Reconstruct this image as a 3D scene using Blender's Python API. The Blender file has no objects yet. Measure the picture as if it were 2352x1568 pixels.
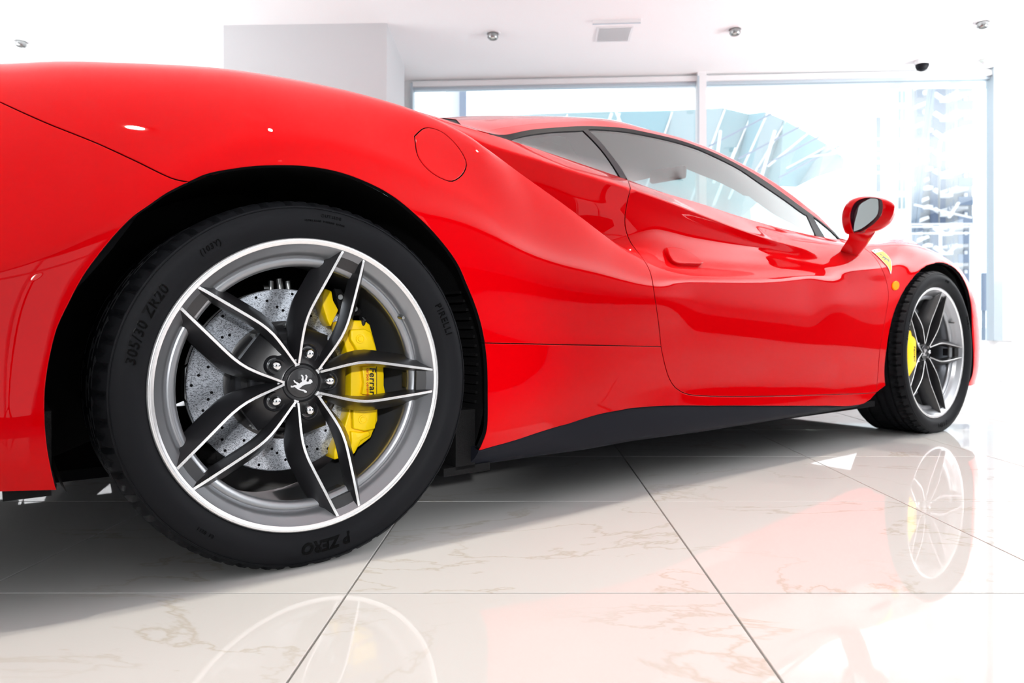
import bpy, math, random
import numpy as np
from mathutils import Vector, Matrix
from mathutils.geometry import delaunay_2d_cdt, tessellate_polygon

random.seed(7)
scn = bpy.context.scene
COL = scn.collection

# ------------------------------------------------------------------ camera, light, exposure
FPX, CX, CY, CAMH, YAW = 1611.0, 1217.0, 745.3, 0.4476, 0.6543   # solved from the wheels and the floor grid
cam_d = bpy.data.cameras.new('camera'); cam = bpy.data.objects.new('camera', cam_d); COL.objects.link(cam)
cam.location = (0, 0, CAMH); cam.rotation_euler = (math.pi/2, 0, 0)
cam_d.sensor_width = 36; cam_d.sensor_fit = 'HORIZONTAL'; cam_d.lens = FPX/2352*36
cam_d.shift_x = (1176-CX)/2352; cam_d.shift_y = (CY-784)/2352
cam_d.clip_start = 0.02; cam_d.clip_end = 500
cam_d.dof.use_dof = True; cam_d.dof.focus_distance = 1.38; cam_d.dof.aperture_fstop = 6.3
scn.camera = cam
scn.view_settings.view_transform = 'Standard'; scn.view_settings.look = 'None'
scn.view_settings.exposure = -1.28; scn.view_settings.gamma = 1.0; scn.view_settings.use_curve_mapping = False
scn.cycles.use_denoising = True
scn.cycles.max_bounces = 10; scn.cycles.diffuse_bounces = 5; scn.cycles.glossy_bounces = 6
scn.cycles.transmission_bounces = 8; scn.cycles.transparent_max_bounces = 12
scn.cycles.sample_clamp_indirect = 8.0; scn.cycles.caustics_refractive = False; scn.cycles.caustics_reflective = False

world = bpy.data.worlds.new('sky'); scn.world = world; world.use_nodes = True
bg = world.node_tree.nodes['Background']; bg.inputs[0].default_value = (0.93, 0.97, 1.0, 1); bg.inputs[1].default_value = 5.8

CEIL = 2.43
def area_light(name, loc, rot, sx, sy, power, col=(1, 1, 1)):
    l = bpy.data.lights.new(name, 'AREA'); l.shape = 'RECTANGLE'; l.size = sx; l.size_y = sy
    l.energy = power*1.0; l.color = col
    o = bpy.data.objects.new(name, l); COL.objects.link(o); o.location = loc; o.rotation_euler = rot
    return o
# added fill lights without fittings, outside the view, that brighten the white ceiling
area_light('ceiling_fill_light', (0.3, -3.0, .75), (math.pi, 0, 0), 5.0, .8, 30, (1, .985, .97))
area_light('ceiling_fill_light', (5.3, 2.9, .75), (math.pi, 0, 0), 1.4, 3.4, 1100, (.97, .99, 1))
area_light('ceiling_fill_light', (-4.4, 3.0, .75), (math.pi, 0, 0), 1.0, 3.4, 340, (.97, .985, 1))

# ------------------------------------------------------------------ materials
def mat(name, base=(.5, .5, .5), rough=.5, metal=0.0, coat=0.0, coat_rough=.02, spec=.5, emit=None, es=1.0, ior=1.5):
    m = bpy.data.materials.new(name); m.use_nodes = True
    p = m.node_tree.nodes['Principled BSDF']
    p.inputs['Base Color'].default_value = (*base, 1); p.inputs['Roughness'].default_value = rough
    p.inputs['Metallic'].default_value = metal; p.inputs['Coat Weight'].default_value = coat
    p.inputs['Coat Roughness'].default_value = coat_rough; p.inputs['Specular IOR Level'].default_value = spec
    p.inputs['IOR'].default_value = ior
    if emit: p.inputs['Emission Color'].default_value = (*emit, 1); p.inputs['Emission Strength'].default_value = es
    return m
def nodes(m): return m.node_tree.nodes, m.node_tree.links, m.node_tree.nodes['Principled BSDF']
def add_noise_bump(m, scale, strength, dist=.001, detail=3):
    n, l, p = nodes(m)
    tc = n.new('ShaderNodeTexCoord'); nz = n.new('ShaderNodeTexNoise'); bp = n.new('ShaderNodeBump')
    nz.inputs['Scale'].default_value = scale; nz.inputs['Detail'].default_value = detail
    bp.inputs['Strength'].default_value = strength; bp.inputs['Distance'].default_value = dist
    l.new(tc.outputs['Object'], nz.inputs['Vector']); l.new(nz.outputs['Fac'], bp.inputs['Height']); l.new(bp.outputs['Normal'], p.inputs['Normal'])
    return nz
M = {}
M['paint'] = mat('red_paint', (.56, .0, .002), .32, 0, 1.0, .015, .0)
_n, _l, _p = nodes(M['paint']); _p.inputs['Coat IOR'].default_value = 1.6
_p.inputs['Sheen Weight'].default_value = .22; _p.inputs['Sheen Roughness'].default_value = .25; _p.inputs['Sheen Tint'].default_value = (1, .9, .94, 1)
_lw = _n.new('ShaderNodeLayerWeight'); _lw.inputs[0].default_value = .5; _pw = _n.new('ShaderNodeMath'); _pw.operation = 'POWER'; _pw.inputs[1].default_value = 2.2
_mr = _n.new('ShaderNodeMapRange'); _mr.inputs['To Min'].default_value = .2; _mr.inputs['To Max'].default_value = 1.0     # lacquer with a steep fresnel curve
_l.new(_lw.outputs['Facing'], _pw.inputs[0]); _l.new(_pw.outputs[0], _mr.inputs['Value']); _l.new(_mr.outputs[0], _p.inputs['Coat Weight'])
M['black_paint'] = mat('satin_black_plastic', (.009, .010, .015), .5, 0, 0, .1, .1); add_noise_bump(M['black_paint'], 900, .15, .0005)
M['black_trim'] = mat('black_trim', (.006, .006, .009), .5, 0, 0, spec=.15)
M['trim_grey'] = mat('pillar_trim', (.030, .027, .034), .5, 0, 0, .1, spec=.12)
M['frit'] = mat('glass_frit', (.03, .026, .034), .9, spec=.0)
M['shell'] = mat('underbody_black', (.004, .004, .005), .8, spec=.1)
M['liner'] = mat('liner_black', (.003, .003, .0035), .75, spec=.2); add_noise_bump(M['liner'], 300, .5, .002)
M['rubber'] = mat('tyre_rubber', (.0085, .009, .0108), .55, spec=.08); add_noise_bump(M['rubber'], 700, .12, .0005)
M['rubber_txt'] = mat('tyre_lettering', (.0003, .0003, .0005), .35, spec=.08)
M['rim_grey'] = mat('rim_grey', (.30, .31, .33), .30, .75, .4, .05)
M['spoke_dark'] = mat('spoke_dark', (.014, .014, .016), .34, .1, .25, .08)
M['machined'] = mat('machined_face', (.86, .86, .87), .22, .75, .3, .05)
M['chrome'] = mat('chrome', (.85, .86, .88), .08, 1.0)
M['steel'] = mat('steel_hardware', (.35, .36, .36), .3, 1.0)
M['yellow'] = mat('caliper_yellow', (1.0, .68, .0), .4, 0, .3, .05, .4)
M['black_txt'] = mat('lettering_black', (.01, .01, .01), .4)
M['red_txt'] = mat('lettering_red', (.6, .03, .01), .4)
M['cap'] = mat('cap_black', (.012, .012, .014), .35, 0, .4); add_noise_bump(M['cap'], 900, .3, .0004, 0)
M['silver_print'] = mat('silver_print', (.78, .78, .80), .25, .5)
M['badge_yellow'] = mat('badge_yellow', (.80, .66, .13), .6, spec=.1)
M['amber'] = mat('amber_lens', (1.0, .27, .0), .4, 0, 0, spec=.1)
M['green'] = mat('badge_green', (.02, .3, .08), .4); M['white_enamel'] = mat('white_enamel', (.85, .85, .85), .3)
M['bezel_shaded'] = mat('mirror_bezel', (.05, .0, .01), .3, 0, .5)  # shade inside the red housing put into this dark maroon
M['interior'] = mat('cabin_dark', (.085, .092, .095), .7); M['headliner'] = mat('cabin_headliner', (.60, .67, .70), .8)
M['mirror_glass'] = mat('mirror_glass', (.72, .80, .80), .01, 1.0)
def glass_mat(name, tint, rough=0.0):
    m = bpy.data.materials.new(name); m.use_nodes = True; n = m.node_tree.nodes; l = m.node_tree.links
    n.remove(n['Principled BSDF']); out = n['Material Output']
    t = n.new('ShaderNodeBsdfTransparent'); t.inputs[0].default_value = (*tint, 1)
    g = n.new('ShaderNodeBsdfGlossy'); g.inputs['Roughness'].default_value = rough; g.inputs['Color'].default_value = (.95, 1, 1, 1)
    f = n.new('ShaderNodeFresnel'); gm = n.new('ShaderNodeNewGeometry'); io = n.new('ShaderNodeMath'); io.operation = 'MULTIPLY_ADD'
    io.inputs[1].default_value = -.8333; io.inputs[2].default_value = 1.5; l.new(gm.outputs['Backfacing'], io.inputs[0]); l.new(io.outputs[0], f.inputs[0])   # same index from both sides of the thin sheet
    mx = n.new('ShaderNodeMixShader'); mul = n.new('ShaderNodeMath'); mul.operation = 'MULTIPLY_ADD'
    mul.inputs[1].default_value = 1.9; mul.inputs[2].default_value = .02; mul.use_clamp = True
    l.new(f.outputs[0], mul.inputs[0]); l.new(mul.outputs[0], mx.inputs[0]); l.new(t.outputs[0], mx.inputs[1]); l.new(g.outputs[0], mx.inputs[2])
    l.new(mx.outputs[0], out.inputs[0]); return m
M['car_glass'] = glass_mat('car_glass', (.66, .84, .84))
M['pane'] = glass_mat('window_pane', (.97, .99, 1.0))
# ceramic brake disc: fibre speckle
m = M['disc'] = mat('ceramic_disc', (.33, .36, .40), .22, .55, .6, .06)
n, l, p = nodes(m)
tc = n.new('ShaderNodeTexCoord'); mp = n.new('ShaderNodeMapping'); mp.inputs['Scale'].default_value = (260, 40, 520)
nz = n.new('ShaderNodeTexNoise'); nz.inputs['Scale'].default_value = 1.0; nz.inputs['Detail'].default_value = 4; nz.inputs['Distortion'].default_value = 1.6
cr = n.new('ShaderNodeValToRGB'); cr.color_ramp.elements[0].position = .40; cr.color_ramp.elements[0].color = (.14, .15, .17, 1)
cr.color_ramp.elements[1].position = .52; cr.color_ramp.elements[1].color = (.58, .62, .69, 1)
l.new(tc.outputs['Object'], mp.inputs[0]); l.new(mp.outputs[0], nz.inputs['Vector']); l.new(nz.outputs['Fac'], cr.inputs[0]); l.new(cr.outputs[0], p.inputs['Base Color'])
# polished marble-look tile
def tile_mat():
    m = mat('polished_marble_tile', (.8, .78, .75), .03, 0, 0, .02, .5); n, l, p = nodes(m)
    g = n.new('ShaderNodeNewGeometry')
    mp = n.new('ShaderNodeMapping'); mp.inputs['Rotation'].default_value = (0, 0, .5); mp.inputs['Scale'].default_value = (.75, 1.7, 1)
    l.new(g.outputs['Position'], mp.inputs[0])
    oi = n.new('ShaderNodeObjectInfo'); 
    va = n.new('ShaderNodeVectorMath'); va.operation = 'ADD'
    sc = n.new('ShaderNodeVectorMath'); sc.operation = 'SCALE'; sc.inputs['Scale'].default_value = 3.0
    cx = n.new('ShaderNodeCombineXYZ'); l.new(oi.outputs['Random'], cx.inputs[0]); l.new(oi.outputs['Random'], cx.inputs[1])
    l.new(cx.outputs[0], sc.inputs[0]); l.new(mp.outputs[0], va.inputs[0]); l.new(sc.outputs[0], va.inputs[1])
    n1 = n.new('ShaderNodeTexNoise'); n1.inputs['Scale'].default_value = 1.5; n1.inputs['Detail'].default_value = 7; n1.inputs['Roughness'].default_value = .58; n1.inputs['Distortion'].default_value = .45
    l.new(va.outputs[0], n1.inputs['Vector'])
    s = n.new('ShaderNodeMath'); s.operation = 'SUBTRACT'; s.inputs[1].default_value = .5; l.new(n1.outputs['Fac'], s.inputs[0])
    a = n.new('ShaderNodeMath'); a.operation = 'ABSOLUTE'; l.new(s.outputs[0], a.inputs[0])
    r = n.new('ShaderNodeValToRGB'); r.color_ramp.elements[0].position = 0; r.color_ramp.elements[0].color = (1, 1, 1, 1)
    r.color_ramp.elements[1].position = .009; r.color_ramp.elements[1].color = (0, 0, 0, 1); l.new(a.outputs[0], r.inputs[0])
    n2 = n.new('ShaderNodeTexNoise'); n2.inputs['Scale'].default_value = 1.3; n2.inputs['Detail'].default_value = 2; l.new(va.outputs[0], n2.inputs['Vector'])
    r2 = n.new('ShaderNodeValToRGB'); r2.color_ramp.elements[0].position = .40; r2.color_ramp.elements[1].position = .53; l.new(n2.outputs['Fac'], r2.inputs[0])
    mu = n.new('ShaderNodeMath'); mu.operation = 'MULTIPLY'; l.new(r.outputs[0], mu.inputs[0]); l.new(r2.outputs[0], mu.inputs[1])
    m2 = n.new('ShaderNodeMath'); m2.operation = 'MULTIPLY'; m2.inputs[1].default_value = .5; l.new(mu.outputs[0], m2.inputs[0])
    mix = n.new('ShaderNodeMix'); mix.data_type = 'RGBA'; mix.inputs[6].default_value = (.665, .658, .645, 1); mix.inputs[7].default_value = (.46, .40, .30, 1)
    l.new(m2.outputs[0], mix.inputs[0]); l.new(mix.outputs[2], p.inputs['Base Color'])
    return m
M['tile'] = tile_mat()
M['grout'] = mat('grout', (.42, .40, .34), .8)
M['wall'] = mat('white_wall', (.90, .905, .91), .7, spec=.2); add_noise_bump(M['wall'], 60, .03)
M['ceiling'] = mat('white_ceiling', (.96, .965, .97), .8, spec=.1); add_noise_bump(M['ceiling'], 60, .03)
M['pillar_shaded'] = mat('shaded_white_pillar', (.64, .65, .665), .75, spec=.1); add_noise_bump(M['pillar_shaded'], 60, .03)  # white pillar; shade on its camera-facing side put into the grey
M['dark_wall'] = mat('charcoal_wall', (.10, .10, .11), .6); add_noise_bump(M['dark_wall'], 60, .03)
M['alu'] = mat('window_aluminium', (.52, .60, .66), .4, .35)
M['white_metal'] = mat('white_metal', (.85, .86, .87), .45)

# ------------------------------------------------------------------ mesh helpers
def link(o, parent=None):
    COL.objects.link(o)
    if parent is not None: o.parent = parent
    return o
def mesh_obj(name, V, F, material, parent=None, smooth=False, normals=None):
    me = bpy.data.meshes.new(name); me.from_pydata([tuple(map(float, v)) for v in V], [], [tuple(map(int, f)) for f in F])
    me.materials.append(material)
    if smooth: me.polygons.foreach_set('use_smooth', [True]*len(me.polygons))
    me.update()
    if normals is not None: me.normals_split_custom_set_from_vertices([tuple(map(float, q)) for q in normals])
    return link(bpy.data.objects.new(name, me), parent)
class MB:
    def __init__(s): s.V = []; s.F = []
    def add(s, V, F):
        b = len(s.V); s.V += [tuple(map(float, v)) for v in V]; s.F += [tuple(int(i)+b for i in f) for f in F]; return s
    def box(s, c, d, R=None):
        x, y, z = d[0]/2, d[1]/2, d[2]/2
        P = [(-x, -y, -z), (x, -y, -z), (x, y, -z), (-x, y, -z), (-x, -y, z), (x, -y, z), (x, y, z), (-x, y, z)]
        if R is not None: P = [tuple(R @ Vector(q)) for q in P]
        P = [(a[0]+c[0], a[1]+c[1], a[2]+c[2]) for a in P]
        return s.add(P, [(0, 3, 2, 1), (4, 5, 6, 7), (0, 1, 5, 4), (1, 2, 6, 5), (2, 3, 7, 6), (3, 0, 4, 7)])
    def bar(s, a, b, w, h=None, up=(0, 0, 1)):
        a = Vector(a); b = Vector(b); h = h or w; d = (b-a); L = d.length; d.normalize()
        u = Vector(up); sx = d.cross(u)
        if sx.length < 1e-4: sx = d.cross(Vector((1, 0, 0)))
        sx.normalize(); uy = sx.cross(d)
        P = []
        for q in (a, b):
            for (i, j) in ((-1, -1), (1, -1), (1, 1), (-1, 1)): P.append(tuple(q + sx*(i*w/2) + uy*(j*h/2)))
        return s.add(P, [(0, 1, 2, 3), (7, 6, 5, 4), (0, 4, 5, 1), (1, 5, 6, 2), (2, 6, 7, 3), (3, 7, 4, 0)])
    def tube(s, pts, rad, n=10, cap=True):
        pts = [Vector(q) for q in pts]; b = len(s.V); k = len(pts)
        for i, q in enumerate(pts):
            t = (pts[min(i+1, k-1)]-pts[max(i-1, 0)]).normalized()
            a = t.cross(Vector((0, 0, 1)))
            if a.length < 1e-3: a = t.cross(Vector((1, 0, 0)))
            a.normalize(); c = a.cross(t); r = rad[i] if hasattr(rad, '__len__') else rad
            for j in range(n):
                th = 2*math.pi*j/n; s.V.append(tuple(q + a*(r*math.cos(th)) + c*(r*math.sin(th))))
        for i in range(k-1):
            for j in range(n): s.F.append((b+i*n+j, b+i*n+(j+1) % n, b+(i+1)*n+(j+1) % n, b+(i+1)*n+j))
        if cap: s.F.append(tuple(b+j for j in range(n))[::-1]); s.F.append(tuple(b+(k-1)*n+j for j in range(n)))
        return s
    def lathe(s, prof, n=64, c=(0, 0, 0), a0=0, a1=2*math.pi, axis='y', flip=False):
        """prof: (radius, depth) pairs revolved about an axis"""
        b = len(s.V); k = len(prof); full = abs(a1-a0-2*math.pi) < 1e-6; m = n if full else n+1
        for j in range(m):
            th = a0+(a1-a0)*j/n
            for r, d in prof:
                if axis == 'y': s.V.append((c[0]+r*math.cos(th), c[1]+d, c[2]+r*math.sin(th)))
                else: s.V.append((c[0]+r*math.cos(th), c[1]+r*math.sin(th), c[2]+d))
        for j in range(n):
            j2 = (j+1) % m
            for i in range(k-1):
                f = (b+j*k+i, b+j*k+i+1, b+j2*k+i+1, b+j2*k+i); s.F.append(f[::-1] if flip else f)
        return s
    def prism(s, poly, f0, f1):
        """poly: 2D outline; f0, f1 map (a,b) to the two end faces"""
        n = len(poly); b = len(s.V)
        s.V += [tuple(f0(*q)) for q in poly]+[tuple(f1(*q)) for q in poly]
        tr = tessellate_polygon([[Vector((q[0], q[1], 0)) for q in poly]])
        area = sum(poly[i][0]*poly[(i+1) % n][1]-poly[(i+1) % n][0]*poly[i][1] for i in range(n))
        for t in tr: s.F.append((b+t[0], b+t[1], b+t[2])); s.F.append((b+n+t[2], b+n+t[1], b+n+t[0]))
        for i in range(n): s.F.append((b+i, b+(i+1) % n, b+n+(i+1) % n, b+n+i))
        return s
    def build(s, name, material, parent=None, smooth=False, bevel=0, angle=35, segs=2):
        o = mesh_obj(name, s.V, s.F, material, parent, smooth)
        import bmesh
        bm = bmesh.new(); bm.from_mesh(o.data); bmesh.ops.recalc_face_normals(bm, faces=bm.faces)
        if bevel:
            ed = [e for e in bm.edges if len(e.link_faces) == 2 and e.calc_face_angle(0) > math.radians(30)]
            bmesh.ops.bevel(bm, geom=ed, offset=bevel, segments=segs, affect='EDGES', profile=.5, clamp_overlap=True)
        if smooth:
            for f in bm.faces: f.smooth = True
            for e in bm.edges:
                if len(e.link_faces) == 2 and e.calc_face_angle(0) > math.radians(angle): e.smooth = False
        bm.to_mesh(o.data); bm.free()
        return o
def empty(name, loc=(0, 0, 0), rz=0, parent=None):
    o = bpy.data.objects.new(name, None); o.empty_display_size = .1; link(o, parent); o.location = loc; o.rotation_euler = (0, 0, rz); return o
def tag(o, label=None, cat=None, group=None, kind=None):
    if label: o['label'] = label
    if cat: o['category'] = cat
    if group: o['group'] = group
    if kind: o['kind'] = kind
    return o
def smoothcurve(pts, step=6.0):
    """Catmull-Rom through 2D points, densified"""
    P = [np.array(q, float) for q in pts]
    if len(P) == 2:
        n = max(1, int(np.linalg.norm(P[1]-P[0])/step)); return [tuple(P[0]+(P[1]-P[0])*i/n) for i in range(n+1)]
    out = []
    Q = [2*P[0]-P[1]]+P+[2*P[-1]-P[-2]]
    for i in range(1, len(Q)-2):
        p0, p1, p2, p3 = Q[i-1:i+3]
        d0, d1, d2 = [max(np.linalg.norm(b-a)**.5, 1e-9) for a, b in ((p0, p1), (p1, p2), (p2, p3))]
        m1 = (p1-p0)/d0-(p2-p0)/(d0+d1)+(p2-p1)/d1; m2 = (p2-p1)/d1-(p3-p1)/(d1+d2)+(p3-p2)/d2
        m1 *= d1; m2 *= d1
        n = max(1, int(np.linalg.norm(p2-p1)/step))
        for k in range(n):
            t = k/n; out.append(tuple((2*t**3-3*t**2+1)*p1+(t**3-2*t**2+t)*m1+(-2*t**3+3*t**2)*p2+(t**3-t**2)*m2))
    out.append(tuple(P[-1])); return out
# ------------------------------------------------------------------ the car's frame: x forward, y to its left, z up, origin under the rear axle
Uv = np.array([math.cos(YAW), math.sin(YAW)]); Nv = np.array([-math.sin(YAW), math.cos(YAW)])
CARO = np.array([-.4083, 1.3089])+.955*Nv
def sight(px, py, w):
    """car-frame point seen at photo position (px,py) that stands w metres right of the car's centre plane"""
    d = np.array([(px-CX)/FPX, 1.0]); t = (CARO@Nv-w)/(d@Nv); P = t*d
    return np.array([(P-CARO)@Uv, -w, CAMH-(py-CY)/FPX*t])
def to_px(P):
    P = np.asarray(P); X = CARO[0]+P[..., 0]*Uv[0]+P[..., 1]*Nv[0]; Y = CARO[1]+P[..., 0]*Uv[1]+P[..., 1]*Nv[1]
    return np.stack([CX+FPX*X/Y, CY-FPX*(P[..., 2]-CAMH)/Y], -1)
def at(px, py, Y):
    """world point at depth Y from the camera"""
    return ((px-CX)/FPX*Y, Y, CAMH-(py-CY)/FPX*Y)
# ------------------------------------------------------------------ the room
def struct(name, mb, m, parent=None, **k):
    o = mb.build(name, m, parent, **k)
    if parent is None: o['kind'] = 'structure'
    return o
XL, XR, YN = -5.2, 6.4, -4.2                       # room extents: left wall, right wall, wall behind the camera
WA, WB = np.array([-.945, 5.70]), np.array([3.602, 5.434])      # window wall, left and right ends of the glazing
wd = (WB-WA)/np.linalg.norm(WB-WA); wn = np.array([-wd[1], wd[0]])
def wallp(s_, off=0.0): q = WA+wd*s_+wn*off; return (float(q[0]), float(q[1]))
LW = float(np.linalg.norm(WB-WA))
def s_at_x(x): return (x-WA[0])/wd[0]
sL, sR = s_at_x(XL), s_at_x(XR)
floor = struct('floor', MB().box(((XL+XR)/2, .9, -.032), (XR-XL+.4, 10.6, .04)), M['grout'])
TX0, TY0, TW, TH, TG = .3168, 1.1700, .6210, .6065, .0034
tm = None
def tile_mesh():
    mb = MB(); hx, hy = TW/2-TG/2, TH/2-TG/2; b = .0008
    mb.V = [(-hx, -hy, -.012), (hx, -hy, -.012), (hx, hy, -.012), (-hx, hy, -.012), (-hx, -hy, -b), (hx, -hy, -b), (hx, hy, -b), (-hx, hy, -b), (-hx+b, -hy+b, 0), (hx-b, -hy+b, 0), (hx-b, hy-b, 0), (-hx+b, hy-b, 0)]
    mb.F = [(8, 9, 10, 11)]+[(i, (i+1) % 4, 4+(i+1) % 4, 4+i) for i in range(4)]+[(4+i, 4+(i+1) % 4, 8+(i+1) % 4, 8+i) for i in range(4)]
    return mb
rest = MB(); ntile = 0
for i in range(-10, 11):
    for j in range(-9, 9):
        x, y = TX0+TW*(i+.5), TY0+TH*(j+.5)
        if x < XL-.3 or x > XR+.3 or y > 6.2 or y < YN-.2: continue
        if y > .15 and abs(x) < .45+.95*y:
            if tm is None: t_ = tile_mesh().build('tile', M['tile'], floor); tm = t_.data
            else: t_ = link(bpy.data.objects.new('tile', tm), floor)
            t_.location = (x, y, 0); ntile += 1
        else: 
            q = tile_mesh(); rest.add([(v[0]+x, v[1]+y, v[2]) for v in q.V], q.F)
r_ = rest.build('far_tiles', M['tile'], floor); r_['kind'] = 'stuff'
struct('ceiling', MB().box(((XL+XR)/2, .8, CEIL+.06), (XR-XL+.4, 10.2, .12)), M['ceiling'])
def wall_seg(name, s0, s1, z0, z1, th=.12, m='wall', parent=None):
    a, b = wallp(s0, th/2), wallp(s1, th/2); mb = MB(); mb.bar((a[0], a[1], (z0+z1)/2), (b[0], b[1], (z0+z1)/2), th, z1-z0); return struct(name, mb, M[m], parent)
wb = wall_seg('wall_back', sL-.3, -.02, 0, CEIL)
wall_seg('wall_right_of_window', LW+.03, sR+.3, 0, CEIL)['kind'] = 'structure'
wall_seg('wall_plinth', -.02, LW+.13, 0, .325, .14)
wall_seg('wall_header', -.02, LW+.03, 2.412, CEIL, .12)
struct('wall_left', MB().box((XL-.06, 1.2, CEIL/2), (.12, 11.4, CEIL)), M['wall'])
# wall behind the camera with shop-front glazing
mb = MB(); mb.box(((XL+XR)/2, YN, .20), (XR-XL, .12, .40)); mb.box(((XL+XR)/2, YN, 2.30), (XR-XL, .12, .28)); mb.box((-3.1, YN, CEIL/2), (4.2, .12, CEIL)); mb.box((4.3, YN, CEIL/2), (4.2, .12, CEIL)); struct('wall_front', mb, M['dark_wall'])
w2 = empty('window_2'); w2['kind'] = 'structure'
mb = MB()
for x in (-.97, .1, 1.15, 2.17): mb.box((x, YN, 1.28), (.06, .08, 1.76))
mb.box((.6, YN, 1.75), (3.2, .07, .06)); mb.build('window_frame', M['alu'], w2)
# right-hand side: glazed above a low wall
mb = MB(); mb.box((XR, 1.2, .25), (.12, 11.2, .5)); mb.box((XR, 1.2, 2.32), (.12, 11.2, .22)); mb.box((XR, 2.6, CEIL/2), (.12, 7.0, CEIL)); struct('wall_right', mb, M['dark_wall'])
w3 = empty('window_3'); w3['kind'] = 'structure'; mb = MB()
for y in (-4.0, -2.4): mb.box((XR, y, 1.35), (.08, .06, 1.72))
mb.build('window_frame', M['alu'], w3)
# pillar in front of the glazing
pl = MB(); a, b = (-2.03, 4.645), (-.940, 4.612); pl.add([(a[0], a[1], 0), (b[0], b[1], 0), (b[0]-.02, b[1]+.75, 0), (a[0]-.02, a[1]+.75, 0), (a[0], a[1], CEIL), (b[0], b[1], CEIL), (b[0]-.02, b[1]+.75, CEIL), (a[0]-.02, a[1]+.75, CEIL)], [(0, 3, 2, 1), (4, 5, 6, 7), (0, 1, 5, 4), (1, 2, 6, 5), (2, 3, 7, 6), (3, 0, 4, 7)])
o = pl.build('pillar', M['pillar_shaded']); tag(o, 'broad white square pillar reaching the ceiling behind the rear of the car', 'pillar')
# window_1: frame, centre mullion, right post, two panes
w1 = empty('window_1'); w1['kind'] = 'structure'
def wbox(s0, s1, z0, z1, o0, o1, m, name):
    P = []
    for z in (z0, z1):
        for s_, o_ in ((s0, o0), (s1, o0), (s1, o1), (s0, o1)): q = wallp(s_, o_); P.append((q[0], q[1], z))
    return MB().add(P, [(0, 3, 2, 1), (4, 5, 6, 7), (0, 1, 5, 4), (1, 2, 6, 5), (2, 3, 7, 6), (3, 0, 4, 7)]).build(name, m, w1)
s_m = s_at_x((1609-CX)/FPX*5.57)
wbox(0, LW, 2.372, 2.412, -.03, .05, M['white_metal'], 'window_frame')
wbox(0, LW, 2.350, 2.372, -.005, .05, M['alu'], 'window_rail')
wbox(s_m-.034, s_m+.034, .325, 2.43, -.06, .05, M['white_metal'], 'mullion')
wbox(s_m-.036, s_m-.022, .325, 2.40, -.064, -.055, M['alu'], 'mullion_edge')
wbox(LW-.035, LW+.03, .325, 2.43, -.05, .05, M['alu'], 'post')
wbox(-.02, .0, .325, 2.40, -.03, .05, M['alu'], 'window_jamb')
wbox(0, s_m-.03, .325, 2.35, .01, .02, M['pane'], 'pane'); wbox(s_m+.03, LW-.03, .325, 2.35, .01, .02, M['pane'], 'pane')
# ------------------------------------------------------------------ ceiling fittings
def ceil_at(px, py): Y = (CEIL-CAMH)*FPX/(CY-py); return ((px-CX)/FPX*Y, Y)
M['lamp_glow'] = mat('lamp_glow', (1, 1, 1), .5, emit=(1, .96, .9), es=9)
def downlight(x, y, label, power=0, tilt=(0, 0)):
    e_ = empty('ceiling_downlight', (x, y, CEIL)); tag(e_, label, 'downlight', None)
    MB().lathe([(.052, 0), (.052, -.004), (.040, -.006), (.036, .0)], 32, axis='z').build('trim_ring', M['white_metal'], e_, True)
    MB().lathe([(.034, -.004), (.037, -.030), (.030, -.040), (.024, -.036), (.022, -.012), (.0, -.010)], 32, axis='z').build('lamp_housing', M['steel'], e_, True, angle=50)
    MB().lathe([(.0, -.0125), (.021, -.0125)], 24, axis='z').build('lamp_lens', M['lamp_glow'], e_)
    if power:
        l = bpy.data.lights.new('downlight_beam', 'SPOT'); l.energy = power; l.spot_size = math.radians(100); l.spot_blend = .7; l.shadow_soft_size = .02; l.color = (1, .93, .82)
        lo = bpy.data.objects.new('downlight_beam', l); COL.objects.link(lo); lo.location = (x, y, CEIL-.05); lo.rotation_euler = (tilt[0], tilt[1], 0)
    return e_
for (px, py, lb) in ((48, 94, 'small ceiling downlight at the far left above the rear of the car'), (1132, 76, 'small ceiling downlight between the pillar and the ceiling grille'), (1688, 66, 'small ceiling downlight just right of the ceiling grille'), (2257, 50, 'small ceiling downlight at the far right near the corner post')):
    x, y = ceil_at(px, py); downlight(x, y, lb)
for (x, y, pw, lb) in ((-1.02, .872, 160, 'ceiling downlight over the rear bumper of the red car'), (-.344, 1.39, 160, 'ceiling downlight over the rear wheel of the red car'), (.925, 2.364, 160, 'ceiling downlight over the door of the red car'), (2.0, 3.19, 120, 'ceiling downlight over the front wheel of the red car')): downlight(x, y, lb, pw)
def fill_spot(x, y, tx, ty, tz, power, label, cone=19):  # added fill spot that brightens the car from out of view
    e_ = empty('added_fill_spot', (x, y, CEIL)); tag(e_, label, 'spotlight'); d_ = Vector((tx-x, ty-y, tz-(CEIL-.14))).normalized()
    MB().lathe([(.0, 0), (.03, 0), (.03, -.02), (.008, -.022), (.008, -.10)], 20, axis='z').build('stem', M['white_metal'], e_, True, angle=50)
    c0 = Vector((0, 0, -.13)); MB().tube([c0-d_*.06, c0-d_*.05, c0+d_*.06], [.02, .04, .045], 24).build('spot_head', M['white_metal'], e_, True, angle=40)
    MB().tube([c0+d_*.061, c0+d_*.063], [.034, .034], 24).build('lamp_lens', M['lamp_glow'], e_)
    l = bpy.data.lights.new('fill_spot_beam', 'SPOT'); l.energy = power; l.spot_size = math.radians(cone); l.spot_blend = .6; l.shadow_soft_size = .04; l.color = (1, .97, .93)
    lo = bpy.data.objects.new('fill_spot_beam', l); COL.objects.link(lo); lo.location = Vector((x, y, CEIL))+c0+d_*.08; lo.rotation_euler = d_.to_track_quat('-Z', 'Y').to_euler()
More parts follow.
